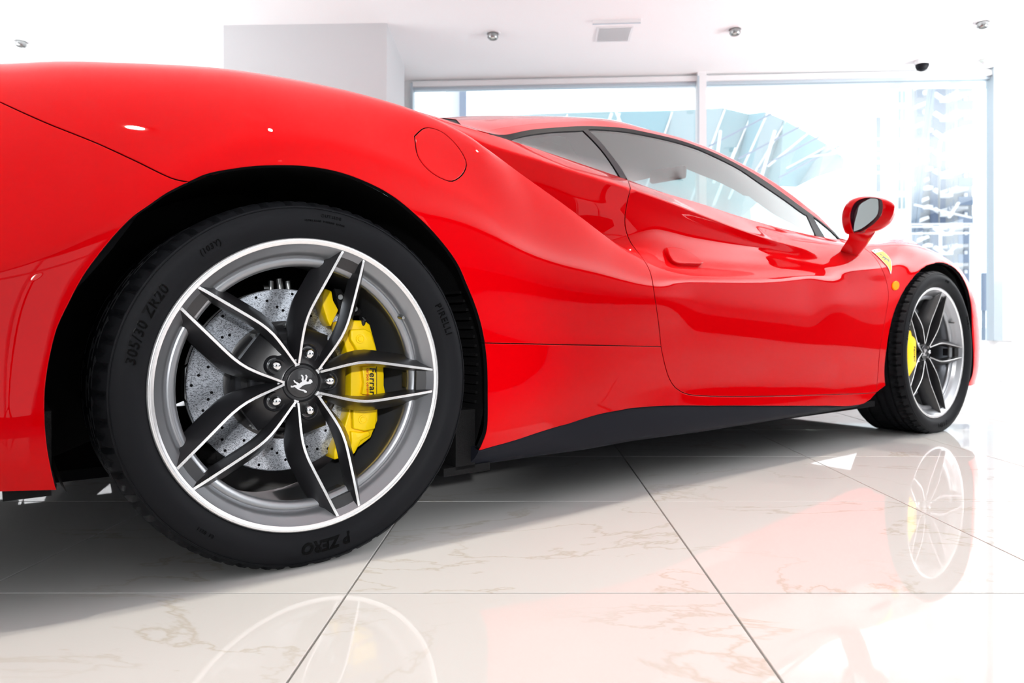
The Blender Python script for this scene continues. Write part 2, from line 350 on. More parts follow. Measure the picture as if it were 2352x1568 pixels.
sl = empty('added_fill_lamp', (.55, -2.3, 0)); tag(sl, 'black fill lamp on a tripod, added unseen behind the camera to light the rear wheel', 'lamp')  # added fill lamp, unseen, that brightens the rear caliper
d_ = (Vector((-.33, 1.43, .40))-Vector((.55, -2.3, 1.2))).normalized()
for a_ in (90, 210, 330): MB().bar((0, 0, .55), (.35*math.cos(math.radians(a_)), .35*math.sin(math.radians(a_)), .01), .02, .02).build('leg', M['black_trim'], sl)
MB().tube([(0, 0, .5), (0, 0, 1.15)], .014, 12).build('pole', M['black_trim'], sl, True)
MB().tube([Vector((0, 0, 1.2))-d_*.14, Vector((0, 0, 1.2))-d_*.12, Vector((0, 0, 1.2))+d_*.05], [.04, .06, .075], 24).build('lamp_head', M['black_trim'], sl, True, angle=40)
MB().tube([Vector((0, 0, 1.2))+d_*.051, Vector((0, 0, 1.2))+d_*.053], [.06, .06], 24).build('lamp_lens', M['lamp_glow'], sl)
l = bpy.data.lights.new('fill_lamp_beam', 'SPOT'); l.energy = 900; l.spot_size = math.radians(15); l.spot_blend = .7; l.shadow_soft_size = .06
lo = bpy.data.objects.new('fill_lamp_beam', l); COL.objects.link(lo); lo.location = Vector((.55, -2.3, 1.2))+d_*.07; lo.rotation_euler = d_.to_track_quat('-Z', 'Y').to_euler()
fill_spot(1.6, -.4, 1.75, 3.0, .42, 420, 'white fill spotlight added unseen right of the camera to light the front wheel', 16)
# slot diffuser and slatted grille
sd = empty('slot_diffuser'); tag(sd, 'long thin slot diffuser on the ceiling in front of the slatted grille', 'air diffuser')
a, b = ceil_at(1361, 47.5), ceil_at(1472, 44.5)
MB().bar((a[0], a[1], CEIL-.010), (b[0], b[1], CEIL-.010), .028, .020).build('diffuser_frame', M['white_metal'], sd)
MB().bar((a[0], a[1]+.004, CEIL-.022), (b[0], b[1]+.004, CEIL-.022), .006, .004).build('slot', M['alu'], sd)
gr_ = empty('ceiling_grille'); tag(gr_, 'rectangular ceiling air grille made of many thin parallel slats', 'air grille')
g0, g1, g2, g3 = ceil_at(1377, 63), ceil_at(1450.5, 60.5), ceil_at(1441.5, 91.5), ceil_at(1371.5, 93)
def gp(u, v): return (g0[0]*(1-u)*(1-v)+g1[0]*u*(1-v)+g2[0]*u*v+g3[0]*(1-u)*v, g0[1]*(1-u)*(1-v)+g1[1]*u*(1-v)+g2[1]*u*v+g3[1]*(1-u)*v)
fr = MB()
for (u0, v0, u1, v1) in ((-.03, -.03, 1.03, -.03), (1.03, -.03, 1.03, 1.03), (1.03, 1.03, -.03, 1.03), (-.03, 1.03, -.03, -.03)):
    a, b = gp(u0, v0), gp(u1, v1); fr.bar((a[0], a[1], CEIL-.004), (b[0], b[1], CEIL-.004), .012, .008)
fr.build('grille_frame', M['white_metal'], gr_)
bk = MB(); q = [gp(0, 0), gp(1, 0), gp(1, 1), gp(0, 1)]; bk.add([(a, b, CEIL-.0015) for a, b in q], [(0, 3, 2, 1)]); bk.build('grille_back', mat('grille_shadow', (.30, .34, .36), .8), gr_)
sm = None
for k_ in range(26):
    a, b = gp((k_+.5)/26, 0), gp((k_+.5)/26, 1); MB().bar((a[0], a[1], CEIL-.007), (b[0], b[1], CEIL-.007), .0042, .010).build('slat', M['white_metal'], gr_)
# dome camera and smoke detector by the window head
x, y = ceil_at(2118, 139); dc = empty('dome_camera', (x, y, CEIL)); tag(dc, 'white dome security camera with dark lens under the ceiling near the corner post', 'camera')
MB().lathe([(.0, 0), (.055, 0), (.055, -.022), (.048, -.032)], 32, axis='z').build('camera_base', M['white_metal'], dc, True, angle=40)
MB().lathe([(.046, -.032), (.046, -.045), (.036, -.066), (.018, -.078), (.0, -.081)], 32, axis='z').build('camera_dome', M['black_trim'], dc, True)
x, y = ceil_at(2270, 136); dd = empty('smoke_detector', (x, y, CEIL)); tag(dd, 'round white smoke detector on the ceiling above the corner post', 'smoke detector')
MB().lathe([(.0, 0), (.055, 0), (.055, -.014), (.044, -.026)], 32, axis='z').build('detector_base', mat('detector_plastic', (.70, .76, .72), .5), dd, True, angle=40)
MB().lathe([(.044, -.026), (.036, -.042), (.0, -.048)], 32, axis='z').build('detector_cap', M['white_metal'], dd, True)
# ------------------------------------------------------------------ outside
def omat(name, c_): return mat(name, c_, .8, spec=.1)
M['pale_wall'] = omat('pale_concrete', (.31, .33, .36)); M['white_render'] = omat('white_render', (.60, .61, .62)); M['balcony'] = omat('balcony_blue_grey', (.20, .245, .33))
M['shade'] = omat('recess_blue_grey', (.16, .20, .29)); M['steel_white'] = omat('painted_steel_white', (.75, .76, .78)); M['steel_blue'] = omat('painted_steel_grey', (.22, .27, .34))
M['cyan_a'] = omat('canopy_glass_pale', (.25, .37, .40)); M['cyan_b'] = omat('canopy_glass_blue', (.21, .36, .41)); M['cyan_c'] = omat('canopy_glass_white', (.30, .39, .42))
g = struct('ground_outside', MB().box((10, 50, -.06), (160, 88, .1)), omat('paving', (.72, .73, .74)))
# faceted glass canopy building
cb = empty('canopy_building'); tag(cb, 'pale cyan glass canopy building with white ribs seen through the window', 'building')
D = 26.0
TOPC = [(985, 285), (1050, 279), (1180, 264), (1300, 259), (1420, 256), (1540, 254), (1660, 248), (1720, 262), (1757, 257), (1800, 275), (1850, 302), (1897, 330), (1930, 345), (1940, 362)]
BOTC = [(960, 620), (1040, 600), (1150, 580), (1260, 570), (1370, 560), (1480, 556), (1600, 540), (1655, 530), (1700, 500), (1745, 460), (1790, 425), (1832, 428), (1880, 404), (1937, 386)]
rb = []
for i in range(len(TOPC)-1):
    dz = .9 if i % 2 else 0.0
    a, b, c2, d2 = at(*TOPC[i], D+dz), at(*TOPC[i+1], D+.9-dz), at(*BOTC[i+1], D-3+.9-dz), at(*BOTC[i], D-3+dz)
    a2, b2, c3, d3 = [(q[0], q[1]+.15, q[2]) for q in (a, b, c2, d2)]
    MB().add([a, b, c2, d2, a2, b2, c3, d3], [(0, 1, 2, 3), (7, 6, 5, 4), (0, 4, 5, 1), (1, 5, 6, 2), (2, 6, 7, 3), (3, 7, 4, 0)]).build('glass_panel', M[('cyan_a', 'cyan_b', 'cyan_c')[i % 3]], cb)
    if i >= 2: MB().bar((b[0]+.05, b[1]-.1, b[2]-.1), (c2[0]-.4, c2[1]-.1, c2[2]+.6), .05, .05).build('rib', M['steel_white'], cb)
for (a, b) in (((1655, 300), (1640, 420)), ((1600, 262), (1618, 330)), ((1690, 340), (1640, 470)), ((1780, 300), (1745, 420)), ((1415, 256), (1445, 330)), ((1405, 260), (1380, 330))):
    MB().bar(at(*a, D-3.4), at(*b, D-3.6), .07, .07).build('strut', M['steel_white'], cb)
for k_, (x0, y0) in enumerate(((1700, 300), (1765, 330), (1812, 352), (1860, 372))): MB().bar(at(x0-70, y0-25+60, D-3.2), at(x0+70, y0-38, D-1.0), .05, .05).build('glazing_bar', M['balcony'], cb)
# outside column left of the window
oc = empty('outdoor_column'); tag(oc, 'blue-grey square column outside the left end of the window', 'column')
DD = 9.0; a, b = at(1057, 208, DD), at(1070, 208, DD)
MB().box(((a[0]+b[0])/2, DD, 1.7), (b[0]-a[0], .2, 4.2)).build('column_face', M['balcony'], oc)
a, b = at(1024, 208, DD+.1), at(1057, 208, DD+.1); MB().box(((a[0]+b[0])/2, DD+.15, 1.7), (b[0]-a[0], .2, 4.2)).build('column_side', M['steel_white'], oc)
# white slab block with few windows
D2 = 60.0
def facade(parent, name, x0, x1, y0, y1, D_, m, th=1.0):
    a, b = at(x0, y0, D_), at(x1, y1, D_); zb = -.3
    return MB().box(((a[0]+b[0])/2, D_+th/2, (a[2]+zb)/2), (b[0]-a[0], th, a[2]-zb)).build(name, m, parent)
def win(parent, x0, y0, x1, y1, D_, m='balcony', name='window', dp=.15):
    a, b = at(x0, y0, D_), at(x1, y1, D_); return MB().box(((a[0]+b[0])/2, D_-.05, (a[2]+b[2])/2), (abs(b[0]-a[0]), dp, abs(a[2]-b[2]))).build(name, M[m], parent)
wbk = empty('white_block'); tag(wbk, 'plain white block with a few narrow windows left of the stair tower', 'building')
facade(wbk, 'wall', 2000, 2104, 120, 720, D2, omat('white_block_wall', (.90, .90, .90)), 6)
for (y0, y1) in ((270, 316), (322, 340), (345, 352), (358, 368), (377, 393), (400, 440)): win(wbk, 2013, y0, 2021, y1, D2)
for k_ in range(7):
    y0 = 210+k_*40.5; f = win(wbk, 2063, y0, 2078, y0+26, D2, 'cyan_c', 'window'); win(wbk, 2069.6, y0, 2071, y0+26, D2-.2, 'steel_white', 'window_bar')
# stair tower
tw = empty('stair_tower'); tag(tw, 'tall pale apartment tower with open zigzag stairs and balconies, right of the mirror', 'building')
D3 = 45.0
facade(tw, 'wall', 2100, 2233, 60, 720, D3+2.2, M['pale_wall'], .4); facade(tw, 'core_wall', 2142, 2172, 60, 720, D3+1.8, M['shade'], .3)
st_h = 44.0
for k_ in range(-1, 13):
    y = 210+k_*st_h
    a, b = at(2196, y, D3), at(2233, y, D3)
    MB().box(((a[0]+b[0])/2, D3+1, a[2]), (b[0]-a[0], 1.2, .18)).build('landing', M['steel_white'], tw)
    win(tw, 2200, y-22, 2233, y-3, D3, 'balcony', 'balustrade', .08)
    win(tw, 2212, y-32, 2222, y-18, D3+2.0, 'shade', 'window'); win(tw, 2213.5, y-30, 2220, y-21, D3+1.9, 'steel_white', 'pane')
    MB().bar(at(2180, y+18, D3+.2), at(2198, y-1, D3+.2), .25, .14).build('stair_flight', M['steel_white'], tw)
    MB().bar(at(2164, y+20, D3+.1), at(2184, y+20, D3+.1), .5, .16).build('half_landing', M['steel_white'], tw)
    MB().bar(at(2146, y+5, D3+.4), at(2166, y+18, D3+.4), .25, .2).build('stair_flight', M['steel_white'], tw)
    for q in range(3): MB().bar(at(2178+q*6, y+12-q*7, D3+.1), at(2178+q*6, y-4-q*6, D3+.1), .05, .05).build('rail_post', M['balcony'], tw)
    MB().bar(at(2104, y-8, D3+.5), at(2128, y-18, D3+.5), .6, .2).build('balcony_slab', M['steel_white'], tw); win(tw, 2105, y-2, 2120, y+14, D3+1, 'balcony', 'balustrade', .08)
    MB().lathe([(.0, 0), (.28, .02), (.30, .2), (.0, .3)], 12, at(2131, y+6, D3+.3), axis='z').build('tank', M['steel_white'], tw)
# leaning mast and arched poles in front
ms = empty('leaning_mast'); tag(ms, 'tall leaning steel lattice mast in front of the stair tower', 'mast')
for o_ in (-4, 4): MB().bar(at(2146+o_, 150, 30), (at(2086+o_, 640, 30)[0]-.30, 30, 0), .13, .13).build('mast_leg', M['steel_blue'], ms)
for k_ in range(12): t = k_/11; MB().bar(at(2142-60*t, 160+480*t, 30), at(2150-60*t, 160+480*t, 30), .07, .07).build('rung', M['steel_blue'], ms)
pg = empty('arched_pole'); tag(pg, 'thin white pole arching over in front of the stair tower', 'pole')
MB().tube([(at(2157, 700, 24)[0], 24, 0), at(2157, 345, 24), at(2160, 325, 24), at(2172, 308, 24), at(2196, 298, 24), at(2240, 288, 24)], .055, 8).build('pole_tube', M['steel_white'], pg, True)
lb_ = empty('low_gantry'); tag(lb_, 'white horizontal rails crossing in front of the foot of the stair tower', 'railing')
for y in (515, 521, 536): MB().bar(at(2085, y, 20), at(2232, y-1, 20), .07, .05).build('rail', M['steel_white'], lb_)
MB().bar(at(2100, 470, 20), at(2232, 500, 20), .06, .05).build('rail', M['steel_white'], lb_); MB().bar(at(2180, 500, 20), at(2202, 465, 20), .10, .05).build('brace', M['steel_white'], lb_)
for x_ in (2090, 2160, 2230): MB().bar((at(x_, 530, 20)[0], 20, 0), at(x_, 515, 20), .06, .06).build('post', M['steel_white'], lb_)
for x_ in (1180, 1480, 1700): MB().bar((at(x_, 400, D)[0], D-1.5, -.02), at(x_, 470, D-1.5), .5, .5).build('support_column', M['steel_white'], cb)
sn = empty('street_sign'); tag(sn, 'blue-grey narrow board standing outside near the corner post', 'board')
MB().box((at(2263, 670, 14)[0], 14, at(2263, 670, 14)[2]), (.14, .05, .75)).build('board', M['balcony'], sn); MB().box((at(2263, 670, 14)[0], 14.05, .35), (.05, .05, 1.2)).build('leg', M['steel_blue'], sn)
# thin outside fence reflected low in the floor
# ------------------------------------------------------------------ body surface: feature lines from sill (1) to roof centre (13)
def _p(px, py, w): q = sight(px, py, w); return (q[0], w, q[2])
def _c(x, w, z): return (x, w, z)
p, c = _p, _c
NOSE = 3.66
ROWS = {
 0: [c(-.82, .60, .20), c(-.4, .70, .15), c(.4, .80, .14), c(1.2, .80, .13), c(2.2, .80, .13), c(3.1, .78, .15), c(3.4, .66, .15), c(NOSE, .20, .16)],
 1: [c(-.82, .80, .21), c(-.6, .90, .20), p(0, 1125, .955), p(130, 1128, .96), p(1100, 1035, .965), p(1200, 1010, .957), p(1300, 975, .948), p(1400, 945, .94), p(1480, 935, .936), p(1600, 932, .935), p(1800, 932, .934), p(1960, 932, .934), c(2.25, .935, .155), c(3.05, .935, .17), c(3.2, .90, .17), c(3.4, .78, .17), c(3.55, .58, .17), c(NOSE, .25, .17)],
 2: [c(-.82, .82, .26), c(-.6, .915, .25), p(0, 1085, .97), p(120, 1092, .972), p(1112, 1008, .972), p(1250, 968, .958), p(1400, 920, .943), p(1540, 893, .934), p(1640, 886, .931), p(1800, 884, .930), p(2030, 880, .930), c(2.35, .93, .23), c(3.05, .945, .23), c(3.2, .915, .23), c(3.4, .80, .23), c(3.55, .60, .23), c(NOSE, .28, .23)],
 3: [c(-.82, .83, .40), c(-.6, .93, .41), c(-.46, .960, .42), c(-.39, .970, .42), c(0, .975, .42), c(.40, .970, .41), c(.55, .962, .40), c(.75, .956, .395), c(1.0, .950, .39), c(1.4, .946, .385), c(1.9, .942, .385), c(2.25, .937, .385), c(2.65, .945, .385), c(3.05, .945, .39), c(3.2, .92, .40), c(3.4, .80, .40), c(3.55, .60, .40), c(NOSE, .28, .40)],
 4: [c(-.82, .82, .50), c(-.6, .92, .50), c(-.46, .955, .53), p(200, 530, .965), p(330, 440, .970), p(440, 378, .972), p(530, 327, .972), p(650, 306, .972), p(780, 327, .972), p(900, 370, .972), p(1040, 432, .972), p(1150, 508, .971), p(1240, 584, .969), c(.66, .966, .585), c(.80, .962, .578), p(1510, 637, .957), p(1600, 638, .951), p(1750, 641, .942), p(1887, 634, .930), p(1960, 642, .932), p(2035, 652, .932), c(2.40, .940, .640), c(2.53, .943, .695), c(2.67, .944, .722), c(2.80, .944, .722), c(3.02, .94, .65), c(3.12, .925, .57), c(3.25, .885, .53), c(3.4, .79, .51), c(3.55, .60, .49), c(NOSE, .28, .46)],
 5: [c(-.82, .56, .86), c(-.64, .585, .915), p(25, 149, .60), p(76, 138.5, .61), p(153, 139.5, .63), p(306, 144.6, .66), p(400, 149, .68), p(527, 158.7, .70), p(655, 178.6, .725), p(783, 204, .75), p(885, 233, .775), p(961, 261, .80), p(1036, 293, .83), p(1125, 345, .86), p(1207, 404, .882), p(1284, 458, .90), p(1347, 506, .912), p(1411, 557, .916), p(1453, 582, .912), p(1520, 598, .897), p(1600, 605, .889), p(1700, 609, .890), p(1800, 616, .899), p(1888, 620, .915), p(1960, 618, .925), p(2025, 614, .93), c(2.40, .924, .697), c(2.55, .915, .742), c(2.75, .913, .753), c(2.95, .912, .71), c(3.1, .90, .625), c(3.25, .86, .57), c(3.4, .77, .54), c(3.55, .58, .51), c(NOSE, .27, .47)],
 6: [c(-.82, .50, .87), c(-.3, .54, .965), c(0, .58, .985), c(.2, .64, .965), c(.33, .68, .86), c(.45, .72, .74), c(.6, .76, .66), c(.78, .82, .62), c(.88, .845, .640), p(1480, 563, .872), p(1560, 574, .875), p(1650, 580, .878), p(1750, 590, .880), p(1830, 602, .888), p(1888, 612, .910), p(1960, 606, .915), p(2035, 596, .915), c(2.6, .888, .770), c(2.78, .884, .773), c(2.95, .88, .735), c(3.1, .868, .65), c(3.25, .83, .59), c(3.4, .74, .555), c(3.55, .56, .52), c(NOSE, .26, .475)],
 7: [c(-.82, .46, .865), c(-.3, .50, .965), c(0, .53, .985), c(.2, .58, .96), c(.36, .66, .89), c(.5, .705, .83), p(1200, 384, .765), p(1280, 425, .800), p(1350, 455, .825), p(1447, 490, .850), p(1520, 505, .860), p(1600, 527, .867), p(1700, 552, .870), p(1800, 580, .867), p(1870, 596, .888), p(1960, 590, .895), p(2035, 577, .885), c(2.6, .860, .789), c(2.78, .854, .791), c(2.95, .845, .745), c(3.1, .83, .67), c(3.25, .79, .61), c(3.4, .70, .565), c(3.55, .53, .53), c(NOSE, .24, .48)],
 8: [c(-.82, .43, .862), c(-.3, .47, .965), c(0, .51, .985), c(.2, .56, .975), c(.38, .655, .965), p(1100, 327, .715), p(1151, 343, .735), p(1233, 366, .778), p(1335, 399, .815), p(1444, 432, .852), p(1530, 462, .865), p(1625, 499, .872), p(1726, 537, .874), p(1800, 560, .868), p(1870, 575, .868), p(1950, 575, .868), p(2035, 562, .845), c(2.6, .825, .800), c(2.78, .82, .805), c(2.95, .80, .768), c(3.1, .78, .70), c(3.25, .74, .63), c(3.4, .66, .58), c(3.55, .50, .535), c(NOSE, .22, .483)],
 9: [c(-.82, .40, .860), c(-.3, .44, .965), c(0, .48, .990), c(.2, .54, 1.0), c(.36, .62, 1.0), p(1050, 288, .640), p(1105, 302, .645), p(1138, 311, .650), p(1207, 333, .655), p(1335, 376, .667), p(1447, 414.5, .680), p(1508, 437, .688), p(1606, 466, .703), p(1700, 497, .720), p(1813, 528, .748), p(1895, 545, .754), p(1938, 551, .752), p(1982, 558, .755), p(2048, 549.6, .765), p(2096, 551, .775), c(2.95, .75, .79), c(3.1, .72, .725), c(3.25, .68, .65), c(3.4, .61, .59), c(3.55, .46, .54), c(NOSE, .20, .486)],
 10: [c(-.82, .34, .87), c(-.3, .38, .975), c(0, .42, 1.005), c(.2, .49, 1.02), c(.36, .58, 1.015), p(1105, 301, .630), p(1138, 310.5, .636), p(1207, 299, .605), p(1284, 292, .575), p(1355, 289, .555), p(1460, 298, .540), p(1545, 317, .54), p(1620, 342, .545), p(1700, 380, .56), p(1770, 423, .59), p(1859, 488, .665), p(1905, 522, .705), p(1938, 550, .742), c(2.42, .70, .80), c(2.6, .68, .80), c(2.95, .62, .755), c(3.25, .56, .64), c(3.4, .5, .59), c(3.55, .38, .54), c(NOSE, .16, .488)],
 11: [c(-.82, .26, .88), c(-.3, .30, .985), c(0, .35, 1.02), c(.2, .42, 1.04), c(.40, .52, 1.035), p(1105, 301, .59), p(1156, 293, .56), p(1233, 284, .53), p(1309, 280, .51), p(1411, 281, .495), p(1450, 288, .492), p(1545, 311, .495), p(1620, 336, .50), p(1700, 374, .52), p(1776, 418, .555), p(1864, 484, .635), p(1904, 516, .675), c(2.34, .66, .81), c(2.5, .58, .79), c(2.95, .47, .735), c(3.25, .42, .62), c(3.4, .38, .575), c(3.55, .28, .53), c(NOSE, .12, .488)],
 12: [c(-.82, .15, .89), c(-.3, .18, .99), c(0, .22, 1.03), c(.2, .27, 1.06), c(.4, .33, 1.055), p(1074, 273, .36), p(1156, 269, .35), p(1258, 267, .355), p(1335, 269, .365), p(1411, 275, .385), c(1.5, .385, 1.178), c(1.65, .39, 1.15), c(1.8, .41, 1.105), c(2.0, .47, 1.015), c(2.2, .46, .895), c(2.38, .38, .795), c(2.95, .28, .715), c(3.25, .24, .605), c(3.4, .2, .565), c(3.55, .15, .525), c(NOSE, .07, .488)],
 13: [c(-.82, 0, .89), c(-.3, 0, .995), c(0, 0, 1.04), c(.4, 0, 1.085), c(.7, 0, 1.16), c(.95, 0, 1.212), c(1.2, 0, 1.222), c(1.4, 0, 1.21), c(1.6, 0, 1.168), c(1.8, 0, 1.11), c(2.0, 0, 1.03), c(2.2, 0, .925), c(2.42, 0, .795), c(2.95, 0, .70), c(3.25, 0, .595), c(3.4, 0, .56), c(3.55, 0, .52), c(NOSE, 0, .488)],
}
NR = 14; X0, X1, DX = -.82, NOSE, .01
XG = np.arange(X0, X1+1e-9, DX); NX = len(XG)
def pchip(x, y, xq):
    h = np.diff(x); d = np.diff(y)/h; m = np.zeros_like(y)
    for i in range(1, len(x)-1):
        if d[i-1]*d[i] > 0:
            w1 = 2*h[i]+h[i-1]; w2 = h[i]+2*h[i-1]; m[i] = (w1+w2)/(w1/d[i-1]+w2/d[i])
    m[0] = d[0]; m[-1] = d[-1]
    i = np.clip(np.searchsorted(x, xq)-1, 0, len(x)-2); t = (xq-x[i])/h[i]
    return (2*t**3-3*t**2+1)*y[i]+(t**3-2*t**2+t)*h[i]*m[i]+(-2*t**3+3*t**2)*y[i+1]+(t**3-t**2)*h[i]*m[i+1]
def gsm(y, s):
    k = np.arange(-int(4*s), int(4*s)+1); g = np.exp(-k**2/(2*s*s)); g /= g.sum(); r = len(k)//2
    e = np.concatenate([2*y[0]-y[r:0:-1], y, 2*y[-1]-y[-2:-r-2:-1]]); return np.convolve(e, g, 'valid')
RW = np.zeros((NR, NX, 2))
for r_, lst in ROWS.items():
    L = sorted(lst); xs = np.array([q[0] for q in L]); keep = np.concatenate([[True], np.diff(xs) > .004]); L = [q for q, k_ in zip(L, keep) if k_]
    xs = np.array([q[0] for q in L])
    for j in (0, 1):
        s_ = 3.2 if r_ in (9, 10, 11) else (6.5 if r_ in (4, 6, 7) else 4.5)
        RW[r_, :, j] = gsm(pchip(xs, np.array([q[1+j] for q in L]), XG), s_)
def sstep(x, a, b): t = np.clip((x-a)/(b-a), 0, 1); return t*t*(3-2*t)
SH = np.zeros((NR, NX))
SH[1] = 1; SH[2] = .55
SH[4] = .35*(1-sstep(XG, .30, .50))+.9*sstep(XG, .92, 1.12)*(1-sstep(XG, 1.70, 1.96))+.35*sstep(XG, 2.45, 2.6)
SH[5] = .70*sstep(XG, .40, .55)*(1-sstep(XG, .80, .92))
SH[9] = sstep(XG, .35, .5)*(1-sstep(XG, 2.05, 2.2)); SH[10] = SH[9]
SH[8] = .95*sstep(XG, .45, .6)*(1-sstep(XG, 1.6, 2.0)); SH[11] = .3*SH[9]
# node tangents
_h = np.linalg.norm(np.diff(RW, axis=0), axis=2)+1e-6
_d = np.diff(RW, axis=0)/_h[..., None]
ML = np.zeros((NR, NX, 2)); MR = np.zeros((NR, NX, 2))
for i in range(NR):
    if i == 0: ML[i] = MR[i] = _d[0]
    elif i == NR-1: ML[i] = MR[i] = np.stack([-np.ones(NX), np.zeros(NX)], -1)
    else:
        mm = (_d[i-1]*_h[i][:, None]+_d[i]*_h[i-1][:, None])/(_h[i-1]+_h[i])[:, None]
        s_ = SH[i][:, None]; ML[i] = mm*(1-s_)+_d[i-1]*s_; MR[i] = mm*(1-s_)+_d[i]*s_
def S(x, r):
    x = np.asarray(x, float); r = np.asarray(r, float)
    fx = np.clip((x-X0)/DX, 0, NX-1.001); ix = fx.astype(int); tx = fx-ix
    i = np.clip(r.astype(int), 0, NR-2); t = np.clip(r-i, 0, 1)
    def lx(A, k): return A[k, ix]*(1-tx)[..., None]+A[k, ix+1]*tx[..., None]
    def lh(k): return (_h[k, ix]*(1-tx)+_h[k, ix+1]*tx)[..., None]
    p0, p1 = lx(RW, i), lx(RW, i+1); h = lh(i); m0 = lx(MR, i)*h; m1 = lx(ML, i+1)*h; t = t[..., None]
    q = (2*t**3-3*t**2+1)*p0+(t**3-2*t**2+t)*m0+(-2*t**3+3*t**2)*p1+(t**3-t**2)*m1
    return np.stack([X0+fx*DX, -q[..., 0], q[..., 1]], -1)
def SJ(x, r, e=.002):
    x = np.asarray(x, float); r = np.asarray(r, float)
    xa = np.clip(x-.006, X0, X1); xb = np.clip(x+.006, X0, X1)
    Sx = (S(xb, r)-S(xa, r))/(xb-xa)[..., None]
    ra = np.clip(r-.02, 0, NR-1); rb = np.clip(r+.02, 0, NR-1)
    Sr = (S(x, rb)-S(x, ra))/(rb-ra)[..., None]
    N = np.cross(Sx, Sr); N /= np.linalg.norm(N, axis=-1, keepdims=True)+1e-12
    return Sx, Sr, N
_gx, _gr = np.meshgrid(np.arange(X0, X1, .02), np.arange(0, 13.01, .1), indexing='ij')
_gp = to_px(S(_gx, _gr))
def inv(px, py, ra=0, rb=13, xa=X0, xb=X1):
    """surface parameters (x,row) seen at a photo position, within a row range"""
    msk = (_gr >= ra-1e-6) & (_gr <= rb+1e-6) & (_gx >= xa) & (_gx <= xb)
    d = np.where(msk, (_gp[..., 0]-px)**2+(_gp[..., 1]-py)**2, 1e18); k = np.unravel_index(np.argmin(d), d.shape)
    x, r = _gx[k], _gr[k]; tgt = np.array([px, py])
    for it in range(14):
        q = to_px(S(x, r)); e = tgt-q
        if abs(e).max() < .05: break
        jx = (to_px(S(min(x+.004, X1), r))-q)/.004; dr = .02 if r < 12.9 else -.02; jr = (to_px(S(x, r+dr))-q)/dr
        J = np.stack([jx, jr], 1); A = J.T@J; A[0, 0] += 1e-3*A[0, 0]+1; A[1, 1] += 1e-3*A[1, 1]+.3
        st = np.linalg.solve(A, J.T@e); x = float(np.clip(x+np.clip(st[0], -.04, .04), xa, xb)); r = float(np.clip(r+np.clip(st[1], -.3, .3), ra, rb))
    return x, r
VS = .08
def outline(segs):
    """list of ('p',[pixels],(ra,rb)[,(xa,xb)]) and ('q',[(x,row)]) runs -> dense closed parameter polygon"""
    out = []
    for s_ in segs:
        if s_[0] == 'p':
            xr = s_[3] if len(s_) > 3 else (X0, X1)
            cand = smoothcurve(s_[1], 9); pts = [inv(a, b, s_[2][0], s_[2][1], xr[0], xr[1]) for a, b in cand]
            med = np.median(np.array(pts), 0)
            for i_ in range(1, len(pts)):       # keep the run continuous
                if abs(pts[i_][0]-pts[i_-1][0]) > .18 or abs(pts[i_][1]-pts[i_-1][1]) > 1.6:
                    q = pts[i_-1]; pts[i_] = inv(cand[i_][0], cand[i_][1], max(s_[2][0], q[1]-1.2), min(s_[2][1], q[1]+1.2), max(xr[0], q[0]-.12), min(xr[1], q[0]+.12))
        elif s_[0] == 'c':      # circle arc in side view around (xc,zc): solved by rows
            pts = s_[1]
        else:
            P = s_[1]; pts = []
            for i in range(len(P)-1):
                d = math.hypot(P[i+1][0]-P[i][0], (P[i+1][1]-P[i][1])*VS); n = max(1, int(d/.018))
                pts += [(P[i][0]+(P[i+1][0]-P[i][0])*k/n, P[i][1]+(P[i+1][1]-P[i][1])*k/n) for k in range(n)]
            pts.append(P[-1])
        out += pts
    res = []
    for q in out:
        if not res or math.hypot(q[0]-res[-1][0], (q[1]-res[-1][1])*VS) > .0025: res.append(q)
    if math.hypot(res[0][0]-res[-1][0], (res[0][1]-res[-1][1])*VS) < .0025: res.pop()
    return np.array(res)
def shrink(P, d, outward=False):
    """move a parameter polygon inwards by d metres on the surface"""
    n = len(P); A = sum(P[i][0]*P[(i+1) % n][1]-P[(i+1) % n][0]*P[i][1] for i in range(n))
    Sx, Sr, N = SJ(P[:, 0], P[:, 1]); Q = S(P[:, 0], P[:, 1])
    T = np.roll(Q, -1, 0)-np.roll(Q, 1, 0); T /= np.linalg.norm(T, axis=1, keepdims=True)+1e-12
    I = np.cross(N, T)*(1 if A > 0 else -1)      # towards the inside
    if outward: I = -I
    out = P.copy()
    for i in range(n):
        J = np.stack([Sx[i], Sr[i]], 1); st = np.linalg.lstsq(J, I[i]*d, rcond=1e-3)[0]
        st[0] = np.clip(st[0], -2*d, 2*d); st[1] = np.clip(st[1], -d*40, d*40); out[i] += st
    out[:, 0] = np.clip(out[:, 0], X0, X1); out[:, 1] = np.clip(out[:, 1], 0, 13)
    return out, -I if not outward else I
def pip(pts, poly):
    x, y = pts[:, 0], pts[:, 1]; ins = np.zeros(len(pts), bool); n = len(poly); j = n-1
    for i in range(n):
        xi, yi = poly[i]; xj, yj = poly[j]
        cond = ((yi > y) != (yj > y)) & (x < (xj-xi)*(y-yi)/((yj-yi) if yj != yi else 1e-12)+xi); ins ^= cond; j = i
    return ins
def near_mask(pts, poly, d):
    seg = np.roll(poly, -1, 0); ok = np.ones(len(pts), bool)
    for i in range(0, len(poly)):
        a, b = poly[i], seg[i]; ab = b-a; t = np.clip(((pts-a)@ab)/(ab@ab+1e-12), 0, 1); ok &= np.linalg.norm(pts-(a+t[:, None]*ab), axis=1) > d
    return ok
